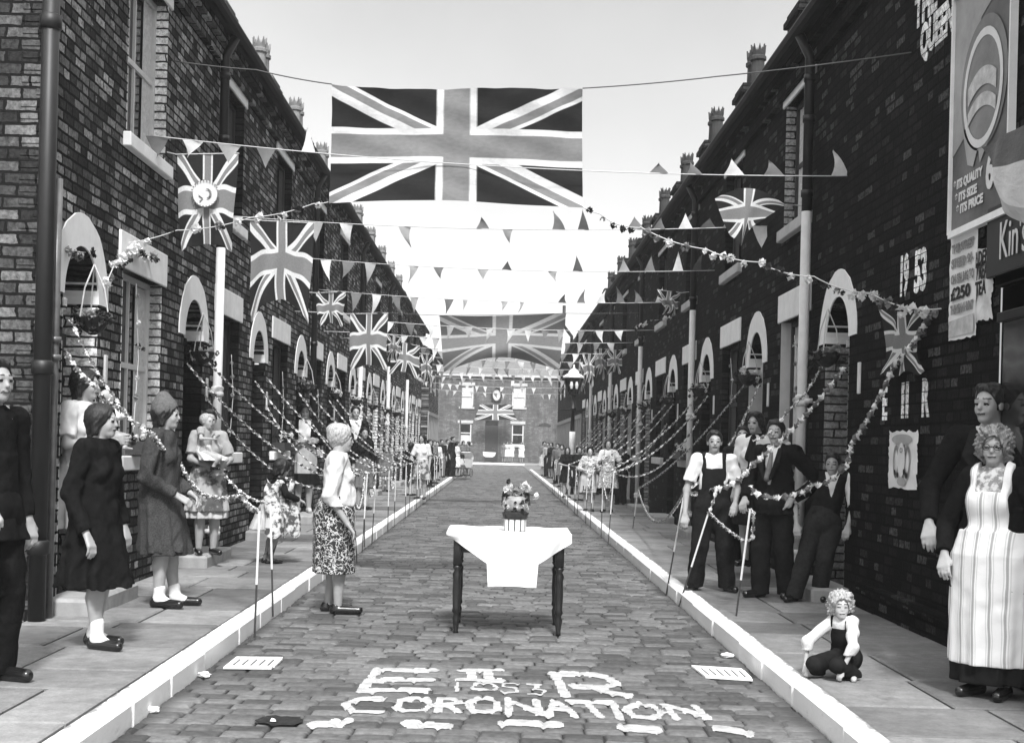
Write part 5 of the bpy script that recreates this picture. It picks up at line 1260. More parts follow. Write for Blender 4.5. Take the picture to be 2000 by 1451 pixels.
blouse = clothmat("blouse_white", .66, 0, .12, 12); blouse_grey = clothmat("blouse_grey", .36, 0, .15, 12); skirt_pale = clothmat("skirt_pale", .46, 0, .15, 10); apron_white = clothmat("apron_white", .74, 0, .08, 10)
knit_pale = wool("knit_pale", .60, 80, .12, .5); denim = wool("overall_dark", .016, 40, .35, .3); shoe_blk = plain("shoe_black", .010, .25, .2, 20, .05, .6); sock_w = clothmat("sock_white", .74); shoe_w = plain("shoe_pale", .5, .6, .1, 9, 0)
def hairmat(name, v, sp=.4):
    m, nt, b = newmat(name); tc = nd(nt, "ShaderNodeTexCoord"); mp = nd(nt, "ShaderNodeMapping"); mp.inputs["Scale"].default_value = (1.0, 1.0, .16); nt.links.new(tc.outputs["Object"], mp.inputs[0])
    w = noise(nt, tc.outputs["Object"], 14, 2); ad_ = nd(nt, "ShaderNodeVectorMath", operation='ADD'); nt.links.new(mp.outputs[0], ad_.inputs[0]); sc_ = nd(nt, "ShaderNodeVectorMath", operation='SCALE'); sc_.inputs[3].default_value = .05
    cm = nd(nt, "ShaderNodeCombineXYZ", ins={0: w, 1: w, 2: w}); nt.links.new(cm.outputs[0], sc_.inputs[0]); nt.links.new(sc_.outputs[0], ad_.inputs[1])
    n = noise(nt, ad_.outputs[0], 150, 4, .6); vv = ramp(nt, n, .3, .7, v*.45, v*1.6); nt.links.new(vv, b.inputs["Base Color"]); b.inputs["Roughness"].default_value = .42; b.inputs["Specular IOR Level"].default_value = sp
    bump(nt, b, n, .9, .006); return m
hair_dark = hairmat("hair_dark", .014); hair_mid = hairmat("hair_mid", .07); hair_fair = hairmat("hair_fair", .40, .2); hair_grey = hairmat("hair_grey", .24, .2)
def patmat(name, kind, a, b_, sc):
    m, nt, b = newmat(name); tc = nd(nt, "ShaderNodeTexCoord"); P = tc.outputs["Object"]
    if kind == 'floral':
        n = noise(nt, P, sc, 2, .5); x = mth(nt, 'ABSOLUTE', mth(nt, 'SUBTRACT', n, .5)); n2 = noise(nt, P, sc*.45, 2, .5); y = mth(nt, 'ABSOLUTE', mth(nt, 'SUBTRACT', n2, .5))
        f = mth(nt, 'MAXIMUM', ramp(nt, x, .012, .03, 1, 0), ramp(nt, y, .010, .022, 1, 0)); v = mixf(nt, f, b_, a)
    elif kind == 'stripe':
        sp = nd(nt, "ShaderNodeSeparateXYZ", ins={0: P}); w = noise(nt, P, 3, 2)
        x = mth(nt, 'MULTIPLY', mth(nt, 'ADD', sp.outputs[0], mth(nt, 'MULTIPLY', w, .03)), sc); f = mth(nt, 'FRACT', x)
        g = mth(nt, 'ABSOLUTE', mth(nt, 'SUBTRACT', f, .5)); v = mixf(nt, mth(nt, 'MAXIMUM', ramp(nt, g, .07, .09, 1, 0), mth(nt, 'MULTIPLY', ramp(nt, mth(nt, 'ABSOLUTE', mth(nt, 'SUBTRACT', g, .2)), .02, .04, 1, 0), .5)), a, b_)
    else:
        n = noise(nt, P, sc, 3, .6); v = mixf(nt, ramp(nt, n, .44, .56), a, b_)
    nt.links.new(v, b.inputs["Base Color"]); b.inputs["Roughness"].default_value = .9; b.inputs["Specular IOR Level"].default_value = .1
    bump(nt, b, noise(nt, P, 12, 3), .3, .015); return m
floral = patmat("skirt_floral", 'floral', .60, .035, 26); striped = patmat("apron_stripe", 'stripe', .76, .38, 12); blotch = patmat("apron_blotch", 'blotch', .42, .10, 9); print_pale = patmat("apron_print", 'blotch', .62, .25, 30)
V3 = np.array
def person(label, foot, headtop=None, H=None, face=0, sex='f', fat=1.0, look=0, nod=0, lean=(0, 0), arms=None, feet=None, vox=.009, hair='bob', hairm=None, wear=(), group=None, zg=KERB, child=0.0, hands=True, skinm=None, Y=None, X=None, extra=None, name="person", squat=None, loc=None, shoes='f', glasses=False, sleeve_skin=None):
    """foot: pixel of the feet on the ground; headtop: pixel row of the head's top, which fixes the height"""
    if loc is None: p = at(*foot, Z=zg) if Y is None else Vector((at(*foot, Y=Y).x, Y, zg))
    else: p = Vector(loc)
    if H is None: H = at(foot[0], headtop, Y=p.y).z-zg
    root = empty(name, p, R(180+face), label, "person", group)
    hs = .135+.06*child; hh = hs*H*1.0
    Z = lambda z: z*H
    pz = .53-.03*child; szl = .815-.02*child; nx, ny = lean
    hipc = V3([0, 0, pz*H]); 
    if squat: hipc = V3([squat[0]*H, squat[1]*H, squat[2]*H])
    chest = V3([hipc[0]+nx*.5*H, hipc[1]+ny*.5*H, hipc[2]+.20*H]); neck = V3([hipc[0]+nx*H, hipc[1]+ny*H, hipc[2]+(.30-.01*child)*H])
    sw = (.090 if sex == 'f' else .106)*H*(.9+.1*fat)*(1-.18*child); bw_ = fat
    sh = {s: neck+V3([s*sw, -.004*H, -.012*H]) for s in (-1, 1)}
    head = neck+V3([0, .020*H+ny*.1*H, .043*H+hh*.42])
    if squat: head = V3([neck[0], neck[1]+.03*H, neck[2]+hh*.45+.015*H])
    lk, nk = R(look), R(nod)
    Mh = np.array(Matrix.Rotation(lk, 3, 'Z') @ Matrix.Rotation(nk, 3, 'X'))
    hp = lambda x, y, z: head+Mh@(V3([x, y, z])*hh)
    # limbs
    ft = {s: V3([s*.050*H, 0, 0]) for s in (-1, 1)}; tdir = {s: V3([s*.15, 1, 0]) for s in (-1, 1)}
    if feet:
        for s, q in feet.items(): ft[s] = V3([q[0]*H, q[1]*H, (q[2] if len(q) > 2 else 0)*H]); 
        for s, q in feet.items():
            if len(q) > 3: tdir[s] = V3([math.sin(R(q[3])), math.cos(R(q[3])), 0])
    hip = {s: hipc+V3([s*.052*H*bw_, 0, -.02*H]) for s in (-1, 1)}; ank = {s: ft[s]+V3([0, 0, .042*H]) for s in (-1, 1)}; knee = {}
    for s in (-1, 1):
        m = (hip[s]+ank[s])/2; L = (.245 if squat and squat[2] < .4 else .2362)*H; dd = np.linalg.norm(hip[s]-ank[s])/2; off = math.sqrt(max(L*L-dd*dd, 0)); fw = V3([0, 1, 0.15]); knee[s] = m+fw*off*(1.0)
    el, wr = {}, {}
    for s in (-1, 1):
        if arms and s in arms: e, w = arms[s]; el[s] = V3(e)*H; wr[s] = V3(w)*H
        else: el[s] = sh[s]+V3([s*.035*H, -.02*H, -.175*H]); wr[s] = el[s]+V3([s*.0*H, .04*H, -.145*H])
    lim = np.stack([hipc, neck, head+hh*.7, head-hh*.7]+[q for D in (sh, el, wr, knee, ank, ft) for q in D.values()]+[hp(0, 0, .75)])
    lo = lim.min(0)-.20*V3([1, 1, 0])-V3([0, 0, .02]); hi = lim.max(0)+.20; lo[2] = min(-.01, lo[2])
    lo[:2] -= .02; 
    F_ = lambda: Field(lo, hi, vox)
    def torso(f, g=0.0, k=.03, top=True, sc=1.0):
        f.ell(hipc+V3([0, -.012*H, -.005*H]), V3([.098*bw_, .078*bw_, .075])*H+g, k)
        fl = 1.35 if fat < 1.25 else 1.12
        f.cone(hipc+V3([0, 0, .04*H]), chest-V3([0, 0, .05*H]), (.082*bw_)*H+g, (.072*bw_)*H+g, k, fl)
        f.cone(chest-V3([0, 0, .04*H]), neck-V3([0, 0, .045*H]), (.080*(.7+.3*bw_))*H+g, (.078)*H*(1-.1*child)+g, k, 1.3)
        if top:
            f.cone(sh[-1]+V3([.02*H, 0, 0]), sh[1]-V3([.02*H, 0, 0]), .029*H+g, .029*H+g, k)
            f.cone(neck-V3([0, .005*H, .02*H]), neck+V3([0, 0, .012*H]), .045*H+g, .030*H+g, .03)
        if sex == 'f' and child < .5:
            for s in (-1, 1): f.ell(chest+V3([s*.042*H, .050*H*(.6+.4*bw_), -.004*H]), V3([.032, .022, .032])*H*(.85+.15*bw_)+g, .035)
        return f
    def arm(f, s, g=0.0, upto=2.0, k=.02, base=1.0):
        a, b, c = sh[s], el[s], wr[s]
        if upto >= 1: f.cone(a, b, .027*H*base+g, .0215*H+g, k)
        else: e = a+(b-a)*upto; f.cone(a, e, .027*H*base+g, .027*H+g*1.2, k)
        if upto > 1: t = min(upto-1, 1); f.cone(b, b+(c-b)*t, .0215*H+g, (.0215-.0065*t)*H+g, k)
        return f
    def leg(f, s, g=0.0, k=.02, gk=None, to=1.0):
        f.cone(hip[s], knee[s], .055*H*bw_**.7+g, .036*H+g, k); m = knee[s]+(ank[s]-knee[s])*.3+V3([0, -.012*H, 0])
        f.cone(knee[s], m, .034*H+g, .036*H+g, k); f.cone(m, ank[s]*to+m*(1-to), .035*H+g, .021*H+g, k); return f
    # body
    b = F_(); torso(b)
    for s in (-1, 1): arm(b, s); leg(b, s, k=.015)
    b.cone(neck-V3([0, .005*H, .02*H]), hp(0, -.10, -.28), .034*H, .030*H, .02)
    b.ell(hp(0, -.07, .13), V3([.315, .42, .365])*hh, .02, M=Mh); b.ell(hp(0, .13, -.13), V3([.240, .26, .345])*hh, .03, M=Mh)
    b.ell(hp(0, .24, -.38), V3([.13, .12, .10])*hh, .02, M=Mh); b.cone(hp(-.14, .345, .10), hp(.14, .345, .10), .055*hh, .055*hh, .01)
    for s in (-1, 1):
        b.ell(hp(s*.145, .25, -.13), V3([.09, .10, .12])*hh, .015, M=Mh); b.ell(hp(s*.315, -.02, -.03), V3([.045, .10, .14])*hh, .004, M=Mh)
        b.ell(hp(s*.145, .43, .02), V3([.075, .07, .05])*hh, 0, sub=True, M=Mh); b.ell(hp(s*.145, .335, .02), V3([.065, .06, .05])*hh, .004, M=Mh)
    nl = 1-.35*child
    b.cone(hp(0, .36, .04), hp(0, .36+.075*nl, -.11), .034*hh, .048*hh*nl, .010); b.cone(hp(-.075, .375, -.245), hp(.075, .375, -.245), .034*hh, .034*hh, .008)
    for s in (-1, 1):
        d = wr[s]-el[s]; d = d/(np.linalg.norm(d)+1e-9); side = np.cross(d, V3([0, 1.0, 0.15])); side /= np.linalg.norm(side)+1e-9; nrm = np.cross(side, d)
        q = H/1.7*(1-.1*child); w0 = wr[s]
        if not hands:
            b.cone(w0, w0+d*.075*q, .020*q, .026*q, .01, 1.0); b.cone(w0+d*.07*q, w0+d*.15*q, .022*q, .012*q, .01)
        else:
            for i in range(4):
                o = side*(i-1.5)*.021*q; k1 = w0+d*.095*q+o*1.05; r_ = (.0115 if i < 3 else .0100)*q
                b.cone(w0+o*.55+d*.01*q, k1, .0145*q, .0135*q, .012)
                l1 = (.042, .048, .045, .035)[i if s > 0 else 3-i]*q; d1 = d*.85+nrm*(.30+.08*i)*-1; d1 /= np.linalg.norm(d1); k2 = k1+d1*l1
                d2 = d*.45-nrm*(.85-.05*i); d2 /= np.linalg.norm(d2); b.cone(k1, k2, r_, r_*.92, .003); b.cone(k2, k2+d2*l1*.8, r_*.92, r_*.75, .003)
            th = w0+side*.026*q*(-1)+d*.03*q; td = d*.75-side*.6-nrm*.2; td /= np.linalg.norm(td); b.cone(w0+d*.012*q, th, .014*q, .013*q, .01); b.cone(th, th+td*.035*q, .013*q, .0115*q, .004); b.cone(th+td*.035*q, th+td*.035*q+(d*.9-nrm*.3)*.028*q, .0115*q, .009*q, .003)
    for s in (-1, 1): b.cone(ank[s]+V3([0, -.012*H, -.02*H]), ft[s]+tdir[s]*.10*H+V3([0, 0, .014*H]), .022*H, .014*H, .015)
    Mi = Mh.T
    def cls(C):
        q = (C-head)@Mi.T/hh; x, y, z = np.abs(q[:, 0]), q[:, 1], q[:, 2]; r = np.zeros(len(C), int)
        r[(x > .06) & (x < .215) & (z > .115) & (z < (.150 if vox < .012 else .18)) & (y > .22)] = 2
        r[(x > .08) & (x < .195) & (z > -.025) & (z < .038) & (y > .2)] = 1
        r[(x < .115) & (z > -.275) & (z < -.225) & (y > .28)] = 3
        if shoes == 'stocking': r[(C[:, 2] < .36*H)] = 4
        return r
    b.mesh("body", [skinm or skin, eyem, browm, lipm, skin_dark], root, cls)
    # hair
    hm = hairm or hair_dark
    if hair and hair != 'none':
        h = F_(); t = .045 if hair in ('short', 'bald') else .075
        if hair == 'curly': t = .13
        h.ell(hp(0, -.10, .15), V3([.335+t, .42+t, .37+t])*hh, .01, M=Mh)
        if hair in ('bob', 'long', 'curly'):
            zl_ = {'bob': -.42, 'long': -.75, 'curly': -.30}[hair]; rr = {'bob': .13, 'long': .13, 'curly': .17}[hair]
            for s in (-1, 1): h.cone(hp(s*.32, -.08, .1), hp(s*.34, -.10, zl_+.1), rr*hh, rr*.9*hh, .02)
            h.cone(hp(0, -.30, .0), hp(0, -.28, zl_), .27*hh, .22*hh, .03)
            if hair == 'curly': h.cone(hp(-.2, .18, .42), hp(.2, .18, .42), .14*hh, .14*hh, .03)
        if hair == 'wave': h.cone(hp(-.18, .20, .42), hp(.2, .16, .46), .14*hh, .12*hh, .03); h.cone(hp(0, -.30, .0), hp(0, -.30, -.25), .26*hh, .2*hh, .03); [h.cone(hp(s*.30, -.1, .15), hp(s*.32, -.12, -.2), .11*hh, .1*hh, .02) for s in (-1, 1)]
        if hair == 'short': h.cone(hp(-.1, .25, .40), hp(.15, .22, .44), .09*hh, .09*hh, .03); h.cone(hp(0, -.3, .0), hp(0, -.28, -.22), .22*hh, .15*hh, .03)
        if hair == 'scarf': h.cone(hp(0, -.30, .0), hp(0, -.25, -.45), .30*hh, .2*hh, .04); [h.cone(hp(s*.28, .0, .0), hp(s*.1, .15, -.48), .10*hh, .08*hh, .03) for s in (-1, 1)]; [h.cone(hp(s*.06, .15, -.5), hp(s*.2, .22, -1.25), .10*hh, .14*hh, .02) for s in (-1, 1)]
        if hair == 'knot': h.ell(hp(0, -.35, .38), V3([.26, .26, .24])*hh, .03, M=Mh); h.ell(hp(.0, -.08, .30), V3([.38, .44, .32])*hh, .03, M=Mh); h.cone(hp(0, -.34, .0), hp(0, -.30, -.2), .2*hh, .15*hh, .03)
        amp = {'curly': .016, 'bob': .003, 'long': .004, 'wave': .004, 'short': .003, 'bald': .001, 'scarf': .002, 'knot': .003}.get(hair, .004); h.noise(amp*(hh/.22), {'curly': 75}.get(hair, 90)*(.22/hh), 3)
        # clear the face
        h.ell(hp(0, .33, -.16), V3([.275, .36, .50])*hh, 0, sub=True, M=Mh) if hair != 'short' else h.ell(hp(0, .38, -.16), V3([.36, .44, .50])*hh, 0, sub=True, M=Mh)
        if hair in ('short', 'bald'): h.ell(hp(0, .0, -.55), V3([.6, .34, .42])*hh, 0, sub=True, M=Mh)
        h.mesh("headscarf" if hair == 'scarf' else "hair", hm, root)
    # clothes
    for w in wear:
        k_ = w[0]; mt = w[1]; o = w[2] if len(w) > 2 else {}
        f = F_(); g = o.get('g', .010)
        if k_ in ('top', 'coat', 'jacket'):
            torso(f, g+.004, .03)
            sl_ = o.get('sleeve', 2.0)
            if sl_ > 0:
                for s in (-1, 1):
                    if s == o.get('skip'): continue
                    u_ = min(sl_, 1.93); q = F_(); arm(q, s, g+min(o.get('loose', .004), .009), u_, .02, 1.1)
                    a_, b_, c_ = sh[s], el[s], wr[s]; dr_ = (b_-a_) if u_ <= 1 else (c_-b_); pe = a_+(b_-a_)*u_ if u_ <= 1 else b_+(c_-b_)*(u_-1); dr_ = dr_/np.linalg.norm(dr_)
                    sl3, X_, Y_, Z_ = q._blk(pe-.11, pe+.11); q.d[sl3] = np.maximum(q.d[sl3], (X_-pe[0])*dr_[0]+(Y_-pe[1])*dr_[1]+(Z_-pe[2])*dr_[2])
                    h_ = np.maximum(.02-np.abs(f.d-q.d), 0)/.02; f.d = np.minimum(f.d, q.d)-h_*h_*.005
            if 'bag' in o: f.cone(hipc+V3([0, .02*H, .06*H]), hipc+V3([0, .02*H, .10*H]), .105*H, .10*H, .03, 1.2)
            if k_ in ('coat', 'jacket') and 'hem' in o:
                z0 = o['hem']*H; r0 = o.get('flare', .16)*H; f.profile([(z0, ft[1][0]*.5+ft[-1][0]*.5, (ft[1][1]+ft[-1][1])*.35, r0, r0*.8), (hipc[2], hipc[0], hipc[1]-.01*H, .112*H*bw_, .092*H*bw_), (chest[2]-.03*H, chest[0], chest[1], .085*H*bw_, .07*H*bw_)], o.get('n', 9), o.get('amp', .06), .03, len(label))
            else: f.cut((0, 0, -1), (0, 0, o.get('hem', .56)*H))
            if 'open' in o: # cut away a front wedge
                zt_, zb_, wt = neck[2]-.005*H, o['open'][0]*H, o['open'][1]*H
                X, Yy, Zz = f.ax[0][:, None, None]-neck[0], f.ax[1][None, :, None]-chest[1], f.ax[2][None, None, :]; wdt = wt*np.clip((Zz-zb_)/(zt_-zb_), 0, 1.2)
                if len(o['open']) > 2: wdt = wdt*0+wt
                f.d = np.maximum(f.d, np.minimum(np.minimum(wdt-np.abs(X), Yy-.0*H), Zz-zb_))
            f.noise(o.get('fold', .003), o.get('ff', 26), len(label)); f.noise(o.get('fold', .003)*.3, 55, len(label)+3)
            f.cut(V3([0, .12, 1.0]), neck+V3([0, .02*H, .022*H+g]))
            # head must stay clear
            f.mesh(o.get('name', 'jacket' if k_ == 'jacket' else 'coat' if k_ == 'coat' else 'blouse'), mt, root)
        elif k_ == 'skirt':
            z0 = o.get('hem', .27)*H; z1 = o.get('top', .62)*H; r0 = o.get('flare', .15)*H; cx = (ft[1][0]+ft[-1][0])*.5; cy = (ft[1][1]+ft[-1][1])*.4
            f.profile([(z0, cx, cy, r0, r0*.82), ((z0+hipc[2])/2, (cx+hipc[0])/2, cy*.6-.005*H, (r0+.115*H*bw_)/2+.004, (r0*.82+.098*H*bw_)/2), (hipc[2], hipc[0], hipc[1]-.012*H, .114*H*bw_+g*.5, .096*H*bw_+g*.5), (z1, hipc[0]+nx*.15*H, hipc[1]+ny*.15*H, .085*H*bw_+g*.5, .070*H*bw_+g*.5)], o.get('n', 10), o.get('amp', .07), .01, len(label)*1.3)
            f.noise(.003, 26, 1); f.mesh(o.get('name', 'skirt'), mt, root)
        elif k_ == 'apron':
            z0 = o.get('hem', .32)*H; z1 = o.get('top', .63)*H; r0 = o.get('flare', .16)*H; cx = (ft[1][0]+ft[-1][0])*.5; cy = (ft[1][1]+ft[-1][1])*.4
            f.profile([(z0, cx, cy, r0, r0*.86), (hipc[2], hipc[0], hipc[1]-.010*H, .118*H*bw_+g, .104*H*bw_+g), (z1, hipc[0]+nx*.15*H, hipc[1]+ny*.15*H, .088*H*bw_+g, .076*H*bw_+g)], o.get('n', 9), o.get('amp', .05), .01, len(label), front=o.get('front', .03)*H)
            if o.get('bib'):
                bb = F_(); torso(bb, g+.012, .03); X, Yy, Zz = bb.ax[0][:, None, None]-chest[0], bb.ax[1][None, :, None]-chest[1], bb.ax[2][None, None, :]
                wv = .060*H*bw_; strap = (np.abs(np.abs(X)-.052*H*bw_) < .015*H); bb.d = np.maximum(bb.d, np.maximum(np.maximum(np.minimum(np.maximum(np.abs(X)-wv, Zz-chest[2]-.035*H), np.abs(np.abs(X)-.052*H*bw_)-.013*H), -.0-Yy), z1-.03*H-Zz)); h_ = np.maximum(.05-np.abs(f.d-bb.d), 0)/.05; f.d = np.minimum(f.d, bb.d)-h_*h_*.0125
            f.noise(.0025, 22, 2); f.mesh("apron", mt, root)
        elif k_ == 'trousers':
            f.ell(hipc, V3([.105*bw_, .090*bw_, .085])*H+g, .03); f.cone(hipc, hipc+V3([0, 0, .07*H]), .09*H*bw_+g, .082*H*bw_+g, .03, 1.2)
            for s in (-1, 1):
                e = knee[s]; f.cone(hip[s], e, .064*H+g, .050*H+g, .02); f.cone(e, ank[s]+V3([0, 0, -.012*H]), .050*H+g, .046*H+g, .015)
            f.noise(.0055, 22, 5); f.noise(.0015, 50, 2); f.cut((0, 0, 1), (0, 0, hipc[2]+.105*H)); f.cut((0, 0, -1), (0, 0, .018*H+min(ft[1][2], ft[-1][2]))); f.mesh("trousers", mt, root)
        elif k_ == 'bib':
            torso(f, g+.012, .03); X, Yy, Zz = f.ax[0][:, None, None]-chest[0], f.ax[1][None, :, None]-chest[1], f.ax[2][None, None, :]
            panel = np.maximum(np.maximum(-.0*H-Yy, Zz-neck[2]+.065*H), np.abs(X)-.072*H); strap = np.abs(np.abs(X)-.062*H)-.012*H
            f.d = np.maximum(f.d, np.maximum(np.minimum(np.minimum(panel, strap), Zz-hipc[2]-.10*H), hipc[2]-Zz)); f.noise(.003, 24, 2); f.mesh("bib", mt, root)
        elif k_ == 'shoes':
            for s in (-1, 1):
                q = F_(); a = ft[s]+V3([0, -.012*H, .020*H]); t_ = tdir[s]/np.linalg.norm(tdir[s])
                q.cone(a, a+t_*.125*H, .026*H+.003, .021*H, .02); q.cone(a-t_*.010*H, a+V3([0, 0, .02*H]), .024*H, .024*H, .01); 
                if o.get('boot'): q.cone(a, ank[s]+V3([0, 0, .02*H]), .03*H, .03*H, .02)
                q.cut((0, 0, -1), (0, 0, ft[s][2]-.0))
                if not o.get('boot'): q.cut(V3([0, 0, 1]), (0, 0, ft[s][2]+.050*H))
                q.mesh("shoe", mt, root)
        elif k_ == 'socks':
            for s in (-1, 1): q = F_(); m = knee[s]+(ank[s]-knee[s])*o.get('t', .72); q.cone(m, ank[s], .026*H+.004, .024*H+.004, .01); q.cone(ank[s], ft[s]+tdir[s]*.05*H+V3([0, 0, .025*H]), .025*H+.003, .022*H, .02); q.mesh("sock", mt, root)
        elif k_ == 'hat':
            f.ell(hp(0, -.10, .22), V3([.41, .50, .44])*hh, .02, M=Mh); f.cone(hp(0, -.15, .45), hp(0, -.16, .62), .30*hh, .25*hh, .05); f.cone(hp(-.3, -.15, .12), hp(.3, -.15, .12), .14*hh, .14*hh, .04)
            f.ell(hp(0, .36, -.20), V3([.36, .40, .52])*hh, 0, sub=True, M=Mh); f.ell(hp(0, .1, -.62), V3([.8, .8, .62])*hh, 0, sub=True, M=Mh); f.mesh("hat", mt, root)
        elif k_ == 'collar':
            f.cone(neck+V3([-.03*H, .0, .005*H]), neck+V3([.03*H, .0, .005*H]), .036*H, .036*H, .02, 1.0); f.cone(neck+V3([-.015*H, .030*H, .006*H]), neck+V3([-.036*H, .046*H, -.018*H]), .013*H, .010*H, .012); f.cone(neck+V3([.015*H, .030*H, .006*H]), neck+V3([.036*H, .046*H, -.018*H]), .013*H, .010*H, .012)
            f.cut(V3([0, 0, 1.0]), neck+V3([0, 0, .026*H])); f.mesh("collar", mt, root)
        elif k_ == 'lapel':
            for s in (-1, 1): q = F_(); q.cone(neck+V3([s*.045*H, .045*H, .0]), neck+V3([s*.052*H, .090*H*(.5+.5*bw_), -.075*H]), .016*H, .021*H, .01, 1.6); q.cone(neck+V3([s*.052*H, .090*H*(.5+.5*bw_), -.075*H]), chest+V3([s*.022*H, .104*H*(.5+.5*bw_), -.06*H]), .020*H, .010*H, .01, 1.6); q.mesh("lapel", mt, root)
        elif k_ == 'buttons':
            for i in range(4): q = MB(); q.lathe([(.001, -.004), (.010, -.003), (.010, .003), (.001, .004)], 8); o_ = q.build("button", mt, root); o_.rotation_euler = (R(90), 0, 0); o_.location = (0.0, chest[1]+.096*H*(.5+.5*bw_), chest[2]+(.02-.075*i)*H)
        elif k_ == 'belt':
            f.profile([(hipc[2]+.085*H, hipc[0]+nx*.1*H, hipc[1]+ny*.1*H, .088*H*bw_+g, .074*H*bw_+g), (hipc[2]+.105*H, hipc[0]+nx*.12*H, hipc[1]+ny*.12*H, .085*H*bw_+g, .072*H*bw_+g)], 0, 0, .004); f.mesh("belt", mt, root)
        elif k_ == 'tie':
            f.cone(neck+V3([0, .060*H, -.02*H]), chest+V3([0, .098*H*(.5+.5*bw_), -.06*H]), .011*H, .019*H, .01, 1.0); f.mesh("tie", mt, root)
        elif k_ == 'scarf':
            f.cone(neck+V3([-.03*H, .0, .005*H]), neck+V3([.03*H, .0, .005*H]), .043*H, .043*H, .02); f.cone(neck+V3([0, .05*H, 0]), chest+V3([.01*H, .10*H, -.02*H]), .022*H, .03*H, .02); f.cut(V3([0, 0, 1.0]), neck+V3([0, 0, .035*H])); f.mesh("scarf", mt, root)
    if glasses:
        m = MB()
        for s in (-1, 1):
            ring = [tuple(hp(s*.15+.095*math.cos(2*math.pi*i/12), .43, .02+.085*math.sin(2*math.pi*i/12))) for i in range(13)]; m.tube(ring, .0020, 5, caps=False); m.tube([tuple(hp(s*.245, .42, .03)), tuple(hp(s*.36, .05, .03))], .002, 4)
        m.tube([tuple(hp(-.06, .44, .03)), tuple(hp(.06, .44, .03))], .0025, 4); m.build("spectacles", eyem, root)
    if extra: extra(root, dict(H=H, neck=neck, chest=chest, hipc=hipc, head=head, wr=wr, el=el, hh=hh))
    return root, dict(H=H, neck=neck, chest=chest, hipc=hipc, head=head, wr=wr, el=el, hh=hh)
SH = ('shoes', shoe_blk)
# ------------- people by the lighter terrace
person("girl in a long black coat with dark hair and white ankle socks, seen side on", (183, 1262), 790, face=72, look=12, hair='bob', wear=[('coat', coat_black, {'hem': .25, 'flare': .165, 'sleeve': 2, 'g': .016, 'n': 7, 'amp': .12, 'fold': .006}), ('collar', blouse_grey), ('socks', sock_w), SH], arms={1: ((.140, -.03, .63), (.150, .06, .475)), -1: ((-.15, -.02, .63), (-.15, .03, .49))}, feet={1: (.05, .05), -1: (-.04, -.03)}, vox=.008)
person("woman in a tall soft hat, grey tweed coat and short white socks", (310, 1183), 782, face=82, look=8, hair='bob', hairm=hair_dark, wear=[('coat', coat_grey, {'hem': .27, 'flare': .15, 'g': .016, 'n': 6, 'amp': .09, 'fold': .006}), ('skirt', coat_grey, {'hem': .255, 'flare': .145}), ('hat', wool('felt_grey', .12, 50, .3)), ('collar', skirt_pale), ('socks', sock_w, {'t': .80}), SH], arms={1: ((.15, -.02, .63), (.10, .12, .545)), -1: ((-.15, -.02, .63), (-.08, .12, .545))}, feet={1: (.05, .02), -1: (-.05, .06)}, vox=.008)
def held_child(label, par, off, H, face, wear, hair='none', hm=None, sk=None):
    q = Matrix.Rotation(par[0].rotation_euler.z, 4, 'Z') @ Vector(off); l = par[0].location+q
    return person(label, None, H=H, loc=l, face=face, child=1.0, hair=hair, hairm=hm, squat=(0, 0, .25), feet={1: (.10, .24, .02, 10), -1: (-.10, .20, -.02, -10)}, arms={1: ((.14, .06, .42), (.10, .2, .42)), -1: ((-.14, .06, .42), (-.06, .18, .46))}, wear=wear, vox=.008, zg=l.z, skinm=sk, hands=False)
w1_ = person("woman in pale blouse and skirt holding a baby, half hidden by the downpipe", (152, 1150), 722, face=70, look=15, hair='bob', zg=KERB+.125, wear=[('top', blouse, {'sleeve': .8, 'loose': .012, 'bag': 1, 'fold': .005}), ('skirt', skirt_pale, {'hem': .28, 'flare': .155, 'n': 8, 'amp': .09}), SH], arms={1: ((.14, .03, .66), (.02, .17, .68)), -1: ((-.14, .02, .66), (-.02, .17, .66))}, vox=.008, group=None)
held_child("bald baby in white held against the shoulder of the woman by the downpipe", w1_, (-.02, .20, 1.10), .66, 150, [('top', apron_white, {'sleeve': 1.9, 'hem': .12, 'fold': .002})], sk=skin_pale)
w2_ = person("woman in a short sleeved blouse and patchy apron holding a toddler on the doorstep", (402, 1082), 800, face=25, look=-5, hair='short', hairm=hair_dark, zg=KERB+.125, wear=[('top', blouse_grey, {'sleeve': .8, 'loose': .012, 'fold': .004}), ('skirt', skirt_pale, {'hem': .25, 'flare': .14, 'n': 12}), ('apron', blotch, {'hem': .30, 'flare': .15, 'front': -.06}), SH], arms={1: ((.13, .04, .66), (-.01, .13, .60)), -1: ((-.15, .02, .66), (-.06, .13, .60))}, vox=.008)
held_child("fair haired toddler in a white frock carried by the woman in the patchy apron", w2_, (.07, .13, .88), .80, 62, [('top', blouse_grey, {'sleeve': .6, 'hem': .2}), ('skirt', blouse, {'hem': .14, 'top': .34, 'flare': .2, 'n': 9}), ('shoes', shoe_blk)], hair='bald', hm=hair_fair, sk=skin_pale)
# the central woman in the road
person("woman standing in the road in a pale cardigan and long patterned skirt", (652, 1196), 832, zg=0.0, face=98, look=4, hair='knot', hairm=hair_fair, fat=1.12, wear=[('top', knit_pale, {'sleeve': 1.5, 'hem': .575, 'bag': 1, 'g': .016, 'fold': .006, 'loose': .01}), ('skirt', floral, {'hem': .215, 'flare': .135, 'top': .64, 'n': 9, 'amp': .05}), SH], arms={1: ((.145, -.04, .63), (.15, .06, .485)), -1: ((-.15, -.02, .63), (-.14, .04, .49))}, feet={1: (.035, .02), -1: (-.05, -.03)}, vox=.0075)
